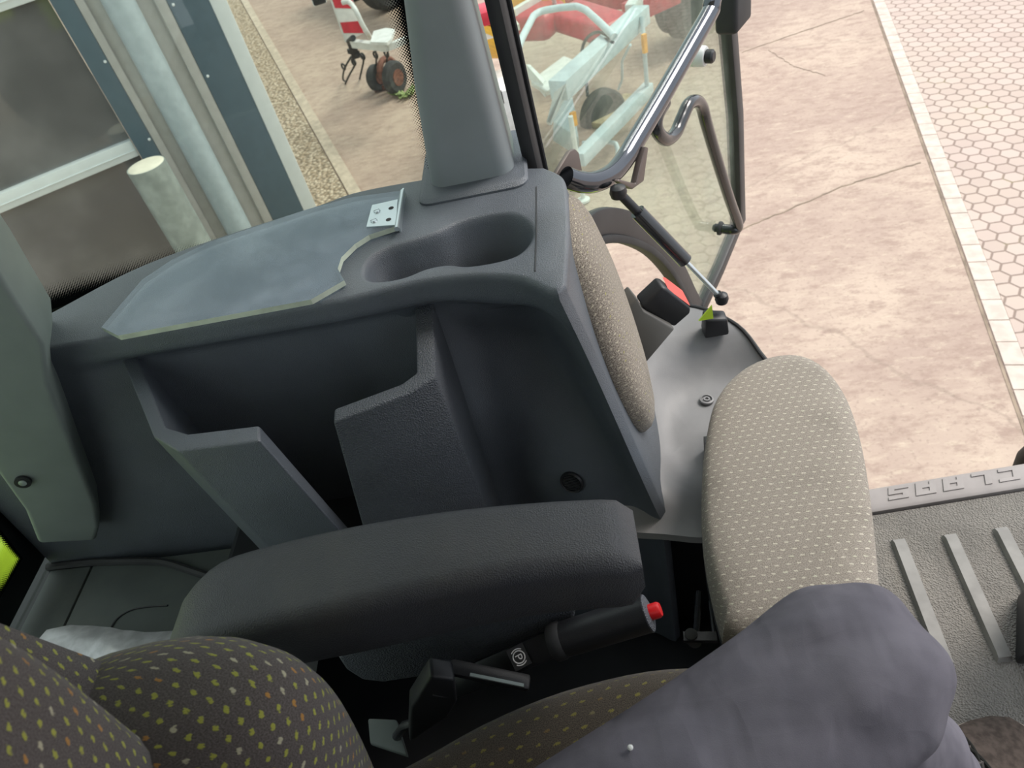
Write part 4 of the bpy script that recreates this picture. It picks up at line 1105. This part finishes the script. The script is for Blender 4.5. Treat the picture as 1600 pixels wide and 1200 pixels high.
MB().add(*ribbon([ob_ + V((0, 0, .01)), V((0.3549, 1.6859, 0.0593)), tip], .034, .030, DN)).build('lower_frame', M['frame'], dr, bevel=.005)
MB().add(*ribbon([o_top, h_top], .06, .05, DN)).build('top_frame', M['frame'], dr, bevel=.006)
arch = catmull([(-0.0031, 1.1131, 0.5990), (0.0230, 1.1548, 0.5940), (0.0543, 1.2049, 0.5663), (0.0999, 1.2779, 0.5023), (0.1470, 1.3533, 0.4161), (0.1890, 1.4204, 0.3112), (0.2227, 1.4745, 0.2022), (0.2505, 1.5190, 0.1016), (0.2755, 1.5590, 0.0229)], 5)
MB().add(*ribbon(arch, .050, .018, DN)).build('arch_frame', M['frame'], dr, bevel=.004)
arch2 = [p - V((0, 0, .030)) - DD * .012 for p in arch]
MB().add(*ribbon(arch2, .016, .03, DN)).build('arch_seal', M['rubber'], dr, bevel=.004)
gp = [h_top, ht, hb, V((-0.0216, 1.0835, 0.6741))] + arch[:: 3] + [tip, V((0.3549, 1.6859, 0.0593)), ob_, V((0.4282, 1.8032, 0.4328)), ot_, o_top]
A_ = [p - DN * .003 for p in gp]; B_ = [p + DN * .003 for p in gp]
tri = tessellate_polygon([A_]); n_ = len(gp)
MB().add(A_ + B_, [tuple(t_) for t_ in tri] + [tuple(i + n_ for i in reversed(t_)) for t_ in tri]).build('glass_pane', M['glass_door'], dr, smooth=0)
# polished grab rail along the inside of the glass
rail = catmull([(-0.0075, 1.0117, 0.7708), (0.0112, 1.0227, 0.7534), (0.0356, 1.0429, 0.7373), (0.0633, 1.0778, 0.7262), (0.0889, 1.1187, 0.7246), (0.1127, 1.1568, 0.7326), (0.1691, 1.2470, 0.7529), (0.2416, 1.3632, 0.7815), (0.2992, 1.4554, 0.8050), (0.3067, 1.4674, 0.8157), (0.3216, 1.5006, 0.8455)], 7)
MB().add(*tube(rail, .0165, 20)).build('grab_rail', M['chrome'], dr)
low = catmull([(0.1852, 1.3012, 0.7249), (0.1658, 1.2702, 0.7162), (0.1636, 1.2666, 0.6932), (0.1824, 1.2967, 0.6569), (0.2064, 1.3351, 0.6466), (0.2261, 1.3667, 0.6590), (0.2443, 1.3958, 0.6694), (0.2653, 1.4293, 0.6575), (0.2808, 1.4542, 0.6308), (0.2924, 1.4727, 0.5835), (0.3238, 1.5230, 0.4693), (0.3649, 1.5887, 0.3269), (0.3946, 1.6362, 0.2330), V((0.4002, 1.6528, 0.2008)), V((0.3973, 1.6405, 0.2013)) - DN * .014, V((0.3973, 1.6405, 0.2013)) - DN * .052], 6)
MB().add(*tube(low, .0125, 18)).build('pull_handle', M['blackgloss'], dr)
MB().add(*lathe(V((0.3973, 1.6405, 0.2013)) - DN * .040, -DN, [(.014, 0), (.018, .004), (.018, .010), (.011, .012), (.011, .02), (.006, .026)], 18)).build('handle_stop', M['rubber'], dr)
MB().add(*ngon_prism([(-0.0324, 1.0283, 0.7664), (-0.0012, 1.0784, 0.7793), (0.0073, 1.0919, 0.7753), (0.0123, 1.1000, 0.7638), (0.0137, 1.1022, 0.7151), (-0.0059, 1.0709, 0.7132)], DN * .008)).build('rail_plate', M['bracket'], dr, bevel=.002)
MB().add(*ngon_prism([(0.0931, 1.1066, 0.6885), (0.1171, 1.1450, 0.7304), (0.1231, 1.1546, 0.7223), (0.1082, 1.1307, 0.6771), (0.0848, 1.0934, 0.6869), (0.0606, 1.0546, 0.7267), (0.0633, 1.0589, 0.7283), (0.0828, 1.0901, 0.7018)], DN * .012)).build('strut_bracket', M['bracket'], dr, bevel=.002)
MB().add(*box(V((0.4026, 1.7057, 0.7272)), (.10, .05, .09), ax=(DD, DN, V((0, 0, 1))))).build('latch_housing', M['rubber'], dr, bevel=.01, seg=3)
MB().add(*lathe(V((0.2926, 1.5862, 0.6837)) - DN * .004, DN, [(.020, 0), (.021, .004), (.021, .026), (.019, .030)], 22)).build('bump_stop', M['paint_white'], dr)
MB().add(*lathe(V((0.2926, 1.5862, 0.6837)) + DN * .026, DN, [(.012, 0), (.014, .002), (.014, .014), (.010, .018)], 18)).build('bump_stop_cap', M['black'], dr)

gs = thing('gas_strut', (0.2241, 1.0300, 0.4439), 'black gas strut holding the door open, with thin bright rod', 'gas strut')
pa, pb = V((0.0683, 1.0387, 0.7147)), V((.222, 1.03, .478))
def along(t): return pa.lerp(pb, t)
MB().add(*tube([along(.17), along(.62)], .0125, 18)).build('cylinder', M['blackgloss'], gs)
MB().add(*tube([along(.60), along(.96)], .0042, 12)).build('rod', M['steel'], gs)
MB().add(*tube([along(.02), along(.18)], .0075, 12)).add(*lathe(pa - V((0, 0, .012)), (0, 0, 1), [(.004, 0), (.012, .004), (.014, .012), (.012, .020), (.004, .024)], 16)).build('upper_ball_joint', M['black'], gs)
MB().add(*tube([along(.95), along(1.0)], .0075, 12)).add(*lathe(pb - V((0, 0, .012)), (0, 0, 1), [(.004, 0), (.010, .004), (.012, .012), (.010, .020), (.004, .024)], 16)).build('lower_ball_joint', M['black'], gs)
sbk = MB().add(*hexa([(.185, 1.0, .418), (.228, 1.0, .418), (.228, 1.035, .418), (.185, 1.035, .418)], [(.188, 1.003, .458), (.226, 1.003, .452), (.226, 1.03, .452), (.188, 1.03, .462)])).build('foot_bracket', M['black'], gs, bevel=.004)
MB().add(*ngon_prism([(0.1723, 0.9840, 0.4775), (0.1970, 0.9920, 0.4990), (0.1970, 0.9840, 0.4776)], (0, -.003, 0))).build('reflective_patch', M['lime'], gs)

# ================================================================== DRIVER SEAT
ds = thing('driver_seat', (-.15, .05, 0), 'dark brown driver seat with lime dashes and padded black armrest', 'seat')
cu = catmull([(-.40, -.24, 0), (-.42, 0, 0), (-.40, .22, 0), (-.33, .27, 0), (-.25, .305, 0), (-.18, .335, 0), (-.10, .358, 0), (-.01, .370, 0), (.06, .366, 0), (.11, .35, 0), (.15, .30, 0), (.17, .15, 0), (.175, 0, 0), (.17, -.2, 0), (.10, -.34, 0), (-.10, -.34, 0), (-.30, -.28, 0)], 6, True)
MB().add(*pad([(p.x, p.y) for p in cu], (0, 0, .40), (1, 0, 0), (0, 1, 0), (0, 0, 1), [(.93, 0), (.985, .015), (1.0, .05), (1.0, .09), (.985, .125), (.95, .143), (.90, .150), (.80, .148), (.5, .135), (.2, .13)], 96)).build('cushion', M['fab_cushion'], ds, smooth=60)
MB().add(*hexa([(-.38, -.24, .10), (.12, -.26, .10), (.12, .26, .10), (-.38, .26, .10)], [(-.38, -.24, .40), (.12, -.26, .40), (.12, .26, .40), (-.38, .26, .40)])).build('suspension_base', M['black'], ds, bevel=.02)
# backrest: centre panel and side bolsters
ebk = V((-.235, 0, .972)); nbk = V((.972, 0, .235))
O_ = V((-.325, 0, .62))
ctr = catmull([(-.14, -.17, 0), (.0, -.195, 0), (.2, -.218, 0), (.4, -.215, 0), (.5, -.15, 0), (.52, 0, 0), (.5, .15, 0), (.4, .215, 0), (.2, .218, 0), (.0, .205, 0), (-.14, .17, 0), (-.15, 0, 0)], 6, True)
MB().add(*pad([(p.x, p.y) for p in ctr], V((-.418, 0, .62)), V((0, 0, 1)), V((0, 1, 0)), V((1, 0, 0)), [(.98, -.08), (1.0, .0), (1.0, .03), (.985, .052), (.955, .068), (.91, .078), (.82, .085), (.6, .089), (.2, .09)], 96)).build('backrest', M['fab_driver'], ds, smooth=60)
shl = catmull([(-.16, -.26, 0), (.1, -.29, 0), (.3, -.275, 0), (.45, -.25, 0), (.54, -.17, 0), (.56, 0, 0), (.54, .17, 0), (.45, .25, 0), (.3, .275, 0), (.1, .29, 0), (-.16, .26, 0), (-.17, 0, 0)], 6, True)
MB().add(*pad([(p.x, p.y) for p in shl], O_ - nbk * .15, ebk, V((0, 1, 0)), nbk, [(.9, 0), (.98, .015), (1.0, .045), (1.0, .085), (.98, .11), (.9, .12), (.5, .12)], 96)).build('backrest_shell', M['fab_driver'], ds, smooth=60)
for sd in (1, -1):
    rings = []
    prof = catmull([(-.15, .02, .02), (-.13, .065, .05), (-.04, .105, .064), (.05, .142, .072), (.12, .165, .076), (.165, .168, .074), (.20, .148, .066), (.222, .10, .048), (.231, .03, .018)], 5)
    for q_ in prof:
        t_ = (q_.x + .15) / .38
        c_ = O_ + ebk * q_.x + V((0, sd * (.222 + .014 * t_), 0)) - nbk * .05
        rings.append([c_ + nbk * (q_.y * (abs(math.cos(2 * PI * k / 28)) ** .8 * (1 if math.cos(2 * PI * k / 28) > 0 else -.4))) + V((0, 1, 0)) * (q_.z * abs(math.sin(2 * PI * k / 28)) ** .85 * (1 if math.sin(2 * PI * k / 28) > 0 else -1)) for k in range(28)])
    MB().add(*loft(rings)).build('side_bolster', M['fab_driver'], ds, smooth=70)
# armrest: loft along x
rings = []
N_ = 34
for i in range(N_ + 1):
    t_ = i / N_; x = -.472 + .478 * t_
    e0 = min(1, max(0, (x + .472) / .075)); e1 = min(1, max(0, (.006 - x) / .022))
    k0 = math.sqrt(max(0, 1 - (1 - e0) ** 2)); k1 = math.sqrt(max(0, 1 - (1 - e1) ** 2))
    zt = .722 + .030 * (1 - ((x + .19) / .26) ** 2) - .03 * (1 - k0)
    yb = .443 + .003 * math.sin(PI * t_) - .055 * (1 - k0) - .012 * (1 - k1)
    yf = .345 + .016 * sstep(-.30, -.05, x) + .008 * (1 - k0) + .006 * (1 - k1)
    hh = (.092 + .010 * (1 - t_)) * (.35 + .65 * k0) * (.55 + .45 * k1)
    zb = zt - hh
    r_ = .018 * min(1, k0 + .3) * min(1, k1 + .25)
    zt2 = zt - .012 * (1 - k1)
    cs = []
    for cy, cz, a0 in ((yb - r_, zt2 - r_, 0), (yf + r_, zt2 - r_, 90), (yf + r_ * 1.3, zb + r_, 180), (yb - r_, zb + r_, 270)):
        for k in range(6):
            a_ = math.radians(a0 + 90 * k / 5); cs.append((x, cy + r_ * math.cos(a_), cz + r_ * math.sin(a_)))
    rings.append(cs)
ar = MB().add(*loft(rings)).build('armrest', M['arm'], ds, smooth=45)
ar['label'] = 'padded black armrest with grained cover'
MB().add(*tube([(-.42, .40, .66), (-.43, .36, .64), (-.44, .30, .62)], .022)).build('armrest_pivot', M['black'], ds)
# side cover below the armrest
cvp = [(-0.3658, 0.4250, 0.5198), (-0.3673, 0.4250, 0.4900), (-0.3577, 0.4250, 0.4595), (-0.3330, 0.4250, 0.4460), (-0.2902, 0.4250, 0.4496), (-0.1995, 0.4250, 0.4530), (-0.0892, 0.4250, 0.4989), (-0.0663, 0.4250, 0.5798), (-0.1069, 0.4250, 0.6095), (-0.1733, 0.4250, 0.6256), (-0.2468, 0.4250, 0.6171), (-0.3296, 0.4250, 0.5809)]
MB().add(*ngon_prism(cvp, (0, .03, 0))).build('side_cover', M['slate_soft'], ds, bevel=.006, seg=3)
# adjuster lever with bright insert
MB().add(*beam((-0.2157, 0.3784, 0.5600), (-0.1328, 0.3640, 0.5300), .018, .010)).build('adjuster_lever', M['black'], ds, bevel=.004)
lv_ = MB().add(*beam((-0.1913, 0.3648, 0.5645), (-0.1384, 0.3589, 0.5380), .0035, .002)).build('lever_insert', M['galv'], ds)

# driver's belt buckle housing beside the cushion
db = thing('belt_buckle_housing', (-0.2721, 0.3957, 0.4200), 'black belt buckle housing standing beside the driver seat cushion', 'buckle')
q = [(-0.2243, 0.3520, 0.5945), (-0.2025, 0.3520, 0.5816), (-0.2109, 0.3480, 0.5386), (-0.2296, 0.3460, 0.5083), (-0.2911, 0.3460, 0.4517), (-0.2654, 0.3500, 0.5314)]
MB().add(*ngon_prism(q, (-.004, .024, 0))).build('housing', M['black'], db, bevel=.004, seg=3)
MB().add(*beam((-0.2333, 0.3505, 0.5576), (-0.2123, 0.3505, 0.5443), .002, .0015)).build('seam', M['rubber'], db)
MB().add(*tube([(-0.2825, 0.3667, 0.4600), (-0.2998, 0.3680, 0.4500), (-0.3336, 0.3865, 0.3800)], .006, 10)).build('stalk', M['black'], db)
fl = MB()
fl.add(*hexa([(-0.3835, 0.4199, 0.3600), (-0.3409, 0.4129, 0.3600), (-0.3210, 0.3652, 0.3600), (-0.3748, 0.3861, 0.3600)], [(-0.3777, 0.4157, 0.3750), (-0.3339, 0.4054, 0.3850), (-0.3196, 0.3636, 0.3750), (-0.3728, 0.3846, 0.3700)]))
tag(fl.build('plastic_flap', M['shelf'], bevel=.003), 'dark grey plastic flap between seat side and belt housing', 'flap')

# parking brake lever
pk = thing('parking_brake_lever', (-0.2323, 0.4165, 0.4500), 'black parking brake lever with red end button beside the seat', 'brake lever')
g0, g1 = V((-0.0998, 0.4003, 0.5450)), V((0.0046, 0.4042, 0.5750))
gd = (g1 - g0).normalized()
MB().add(*tube([g0, g0.lerp(g1, .06), g0.lerp(g1, .061), g0.lerp(g1, .5), g0.lerp(g1, .97), g1], lambda t: .0185 + .002 * t, 22)).build('grip', M['black'], pk)
MB().add(*lathe(g0 - gd * .004, gd, [(.0195, 0), (.021, .004), (.021, .012), (.019, .016)], 22)).build('collar', M['rubber'], pk)
MB().add(*lathe(g1 - gd * .002, gd, [(.019, 0), (.0195, .003), (.014, .005)], 22)).build('end_ring', M['slate_soft'], pk)
MB().add(*lathe(g1 + gd * .002, gd, [(.0085, 0), (.0085, .010), (.007, .0125), (.002, .013)], 20)).build('release_button', M['red'], pk)
s0 = g0 - gd * .16 - V((0, 0, .03))
shf = MB().add(*beam(s0, g0, .030, .012, (0, -.6, .8))).build('shaft', M['black'], pk, bevel=.003)
# P sign label
lc = V((-0.1433, 0.3942, 0.5335)); la = V((.93, .36, .06)).normalized()
nl = V((0, -.55, .83)); nl = (nl - la * nl.dot(la)).normalized(); lb = nl.cross(la)
lb_o = MB().add(*box(lc + nl * .006, (.020, .024, .0012), ax=(la, lb, nl))).build('label_plate', M['black'], pk)
mk = MB()
top_ = lc + nl * .0070
# the symbol is turned: its upright points along the lever towards the seat back
ua, ub = -lb, la
def lp(a_, b_): return top_ + ua * a_ + ub * b_
mk.add(*ring(top_, nl, .0066, .0007, 32, 6))
def strokes(pts, w=.0012): mk.add(*ribbon([lp(*p) for p in pts], w, .0006, nl))
strokes([(-.002, -.0036), (-.002, .0036)])
strokes([(-.002, .0034), (.0008, .0034), (.0024, .0026), (.0026, .0014), (.0018, .0002), (.0004, -.0003), (-.002, -.0003)])
for sg in (1, -1):
    strokes([(sg * .0088 * math.cos(t_), .0088 * math.sin(t_)) for t_ in [(-.75 + 1.5 * k / 10) for k in range(11)]], .0011)
mk.build('parking_symbol', M['white_mark'], pk, smooth=0)

# floor clutter ahead of the seat: small wire latch
lt = thing('seat_rail_latch', (0.0650, 0.5128, 0.3000), 'small dark metal latch beside the driver cushion under the leg', 'latch')
MB().add(*beam((0.0450, 0.4624, 0.4000), (0.0856, 0.4572, 0.4000), .012, .008)).build('plate', M['black'], lt)
MB().add(*tube([(0.0767, 0.5229, 0.4000), (0.0626, 0.4697, 0.4000), (0.0560, 0.4610, 0.4000)], .004, 8)).add(*tube([(0.0884, 0.5071, 0.4000), (0.0836, 0.4626, 0.4000)], .003, 8)).build('wire', M['blackgloss'], lt)
MB().add(*lathe(V((0.0548, 0.4629, 0.4000)), (0, 0, 1), [(.008, 0), (.008, .006), (.005, .008)], 14)).build('bolt', M['tyre'], lt)
MB().add(*tube([(0.0577, 0.4573, 0.4000), (0.0641, 0.5081, 0.3000)], .01)).build('post', M['black'], lt)

# steering column edge at the right
scg = thing('steering_column', (.72, .18, 0), 'black steering column foot at the right edge of the picture', 'column')
p0_, p1_ = V((0.6378, 0.6707, 0.0500)), V((0.5751, 0.5501, 0.0500))
MB().add(*hexa([V((p1_.x, p1_.y, 0)), V((p1_.x + .22, p1_.y, 0)), V((p0_.x + .22, p0_.y, 0)), V((p0_.x, p0_.y, 0))], [V((p1_.x + .03, p1_.y - .05, .42)), V((p1_.x + .2, p1_.y - .05, .42)), V((p0_.x + .2, p0_.y - .05, .42)), V((p0_.x + .03, p0_.y - .05, .42))])).build('housing', M['black'], scg, bevel=.012, seg=3)

# handrail outside by the ladder
hr = thing('ladder_handrail', (.82, 1.0, GZ), 'dark rounded handrail end beyond the door sill', 'handrail')
MB().add(*tube(resample(catmull([(.885, 1.05, GZ), (.885, 1.05, -.3), (.880, 1.045, -.11), (.892, 1.02, -.06), (.95, 1.0, -.05), (1.1, 1.0, -.05), (1.15, 1.05, -.2), (1.15, 1.05, GZ)], 6), 60), .024, 18)).build('rail', M['rubber'], hr)

# ================================================================== PERSON (seated, only legs in view)
pr = thing('person', (-.2, .0, .5), 'seated person in grey-blue trousers and brown laced shoes, knee turned outward', 'person')
def limb_rings(joints, seg=32, sub=7):
    """joints: (point, radius across, radius in depth) -> smooth rings"""
    C = catmull([j[0] for j in joints], sub)
    Rr = catmull([(j[1], j[2], 0) for j in joints], sub)
    rings = []; up = V((0, 0, 1))
    prev = None
    for i, p in enumerate(C):
        d = (C[min(i + 1, len(C) - 1)] - C[max(i - 1, 0)]).normalized()
        if prev is None:
            s = d.cross(V((0, 0, 1))).normalized()
        else:
            s = (prev - d * prev.dot(d)).normalized()
        prev = s; u = s.cross(d)
        fold = .004
        rings.append([p + s * (Rr[i].x * math.cos(2 * PI * k / seg)) + u * (Rr[i].y * math.sin(2 * PI * k / seg)) for k in range(seg)])
    return rings
def leg(sd):
    y = lambda v: v * sd
    J = [(V((-.30, y(.06), .53)), .10, .085), (V((-.24, y(.095), .55)), .100, .088), (V((-.10, y(.160), .585)), .092, .086), (V((.04, y(.236), .582)), .086, .082), (V((.125, y(.282), .592)), .083, .077),
         (V((.184, y(.312), .596)), .081, .074), (V((.196, y(.326), .530)), .074, .062), (V((.214, y(.335), .455)), .068, .059), (V((.292, y(.342), .28)), .068, .062), (V((.335, y(.354), .16)), .066, .062), (V((.345, y(.358), .115)), .068, .066)]
    return limb_rings(J)
body = MB()
for sd in (1, -1):
    R_ = leg(sd)
    if sd == 1:
        # cloth folds near the knee
        for i, r_ in enumerate(R_):
            for k in range(len(r_)):
                w_ = math.sin(k * 1.25 + i * .22) * .0035 * sstep(22, 33, i) * (1 - sstep(38, 46, i)) + math.sin(i * .8 + 2.5 * math.sin(k * .4)) * .003 * sstep(30, 40, i)
                c_ = sum(r_, V()) / len(r_)
                r_[k] = r_[k] + (r_[k] - c_).normalized() * w_
    body.add(*loft(R_))
pel = []
for z_, rx_, ry_ in ((.47, .02, .03), (.475, .10, .14), (.50, .13, .185), (.56, .135, .19), (.62, .13, .18), (.70, .12, .165), (.72, .10, .15), (.722, .02, .03)):
    pel.append([V((-.235 + rx_ * math.cos(2 * PI * k / 28) * .8 - (z_ - .5) * .15, ry_ * .82 * math.sin(2 * PI * k / 28), z_)) for k in range(28)])
body.add(*loft(pel))
me = finish('trousers', body.v, body.f, M['jeans'], body.u, 0)
bm = bmesh.new(); bm.from_mesh(me)
bm.to_mesh(me); bm.free()
tro = link(me, 'body', pr)
rm = tro.modifiers.new('remesh', 'REMESH'); rm.mode = 'VOXEL'; rm.voxel_size = .0055; rm.use_smooth_shade = True
sm_ = tro.modifiers.new('smooth', 'SMOOTH'); sm_.factor = .5; sm_.iterations = 8
tro['label'] = 'legs in grey-blue trousers'
def shoe(sd):
    o_ = V((.322, .362 * sd, 0)); fd = V((.955, .297 * sd, 0)).normalized(); sdv = V((-fd.y, fd.x, 0))
    rings = []
    prof = [(-.075, .020, .020, .05), (-.070, .032, .03, .085), (-.05, .038, .036, .105), (0, .040, .038, .115), (.04, .042, .040, .112), (.08, .046, .044, .098), (.12, .050, .048, .082), (.16, .051, .049, .070), (.19, .047, .045, .062), (.215, .036, .034, .053), (.228, .018, .016, .040)]
    for a_, wl_, wr_, h_ in prof:
        cs = []
        for k in range(20):
            t_ = 2 * PI * k / 20
            yy = math.cos(t_) * (wl_ if math.cos(t_) > 0 else wr_)
            zz_ = .014 + (h_ - .014) * (.5 + .5 * math.sin(t_)) ** .8
            cs.append(o_ + fd * a_ + sdv * yy + V((0, 0, zz_)))
        rings.append(cs)
    R2_ = []
    for j in range(len(rings) - 1):
        for q_ in range(3):
            R2_.append([a_.lerp(b_, q_ / 3) for a_, b_ in zip(rings[j], rings[j + 1])])
    R2_.append(rings[-1])
    so = MB().add(*loft(R2_)).build('shoe', M['shoe'], pr, smooth=70)
    sol = catmull([tuple(o_ + fd * a_ + sdv * w_) for a_, w_ in ((-.082, 0), (-.07, .034), (-.02, .042), (.06, .046), (.13, .056), (.19, .05), (.225, .03), (.236, 0), (.225, -.03), (.19, -.05), (.13, -.056), (.06, -.046), (-.02, -.042), (-.07, -.034))], 5, True)
    MB().add(*ngon_prism([p + V((0, 0, .001)) for p in sol], (0, 0, .020))).build('sole', M['black'], so)
    MB().add(*tube([p + V((0, 0, .024)) for p in sol + sol[:1]], .0018, 6, cap=False)).build('piping', M['piping'], so)
    # tongue and laces
    MB().add(*loft([[o_ + fd * a_ + sdv * y_ + V((0, 0, z_)) for y_, z_ in ((-.018, h_ - .008), (-.012, h_ + .003), (.012, h_ + .003), (.018, h_ - .008))] for a_, h_ in ((-.005, .122), (.04, .117), (.08, .103), (.115, .089))])).build('tongue', M['shoe2'], so)
    for i in range(5):
        a_ = .012 + i * .023; h_ = .126 - i * .0085
        for s_ in (1, -1):
            MB().add(*tube(resample(catmull([o_ + fd * a_ + sdv * (.026 * s_) + V((0, 0, h_ - .012)), o_ + fd * (a_ + .008) + V((0, 0, h_ + .003)), o_ + fd * (a_ + .018) - sdv * (.026 * s_) + V((0, 0, h_ - .016))], 5), 12), .0030, 8)).build('lace', M['lace'], so)
    MB().add(*tube(resample(catmull([o_ + fd * .02 + V((0, 0, .126)), o_ + fd * .03 + sdv * .03 + V((0, 0, .13)), o_ + fd * .055 + sdv * .052 + V((0, 0, .10)), o_ + fd * .04 + sdv * .055 + V((0, 0, .05))], 6), 20), .003, 8)).build('lace', M['lace'], so)
shoe(1); shoe(-1)
# small thread snag on the thigh cloth
MB().add(*lathe(V((-0.0281, 0.2362, 0.6680)), (0, -.3, 1), [(.001, -.006), (.0022, -.002), (.0024, .001), (.001, .002)], 10)).build('thread_snag', M['paint_white'], pr)
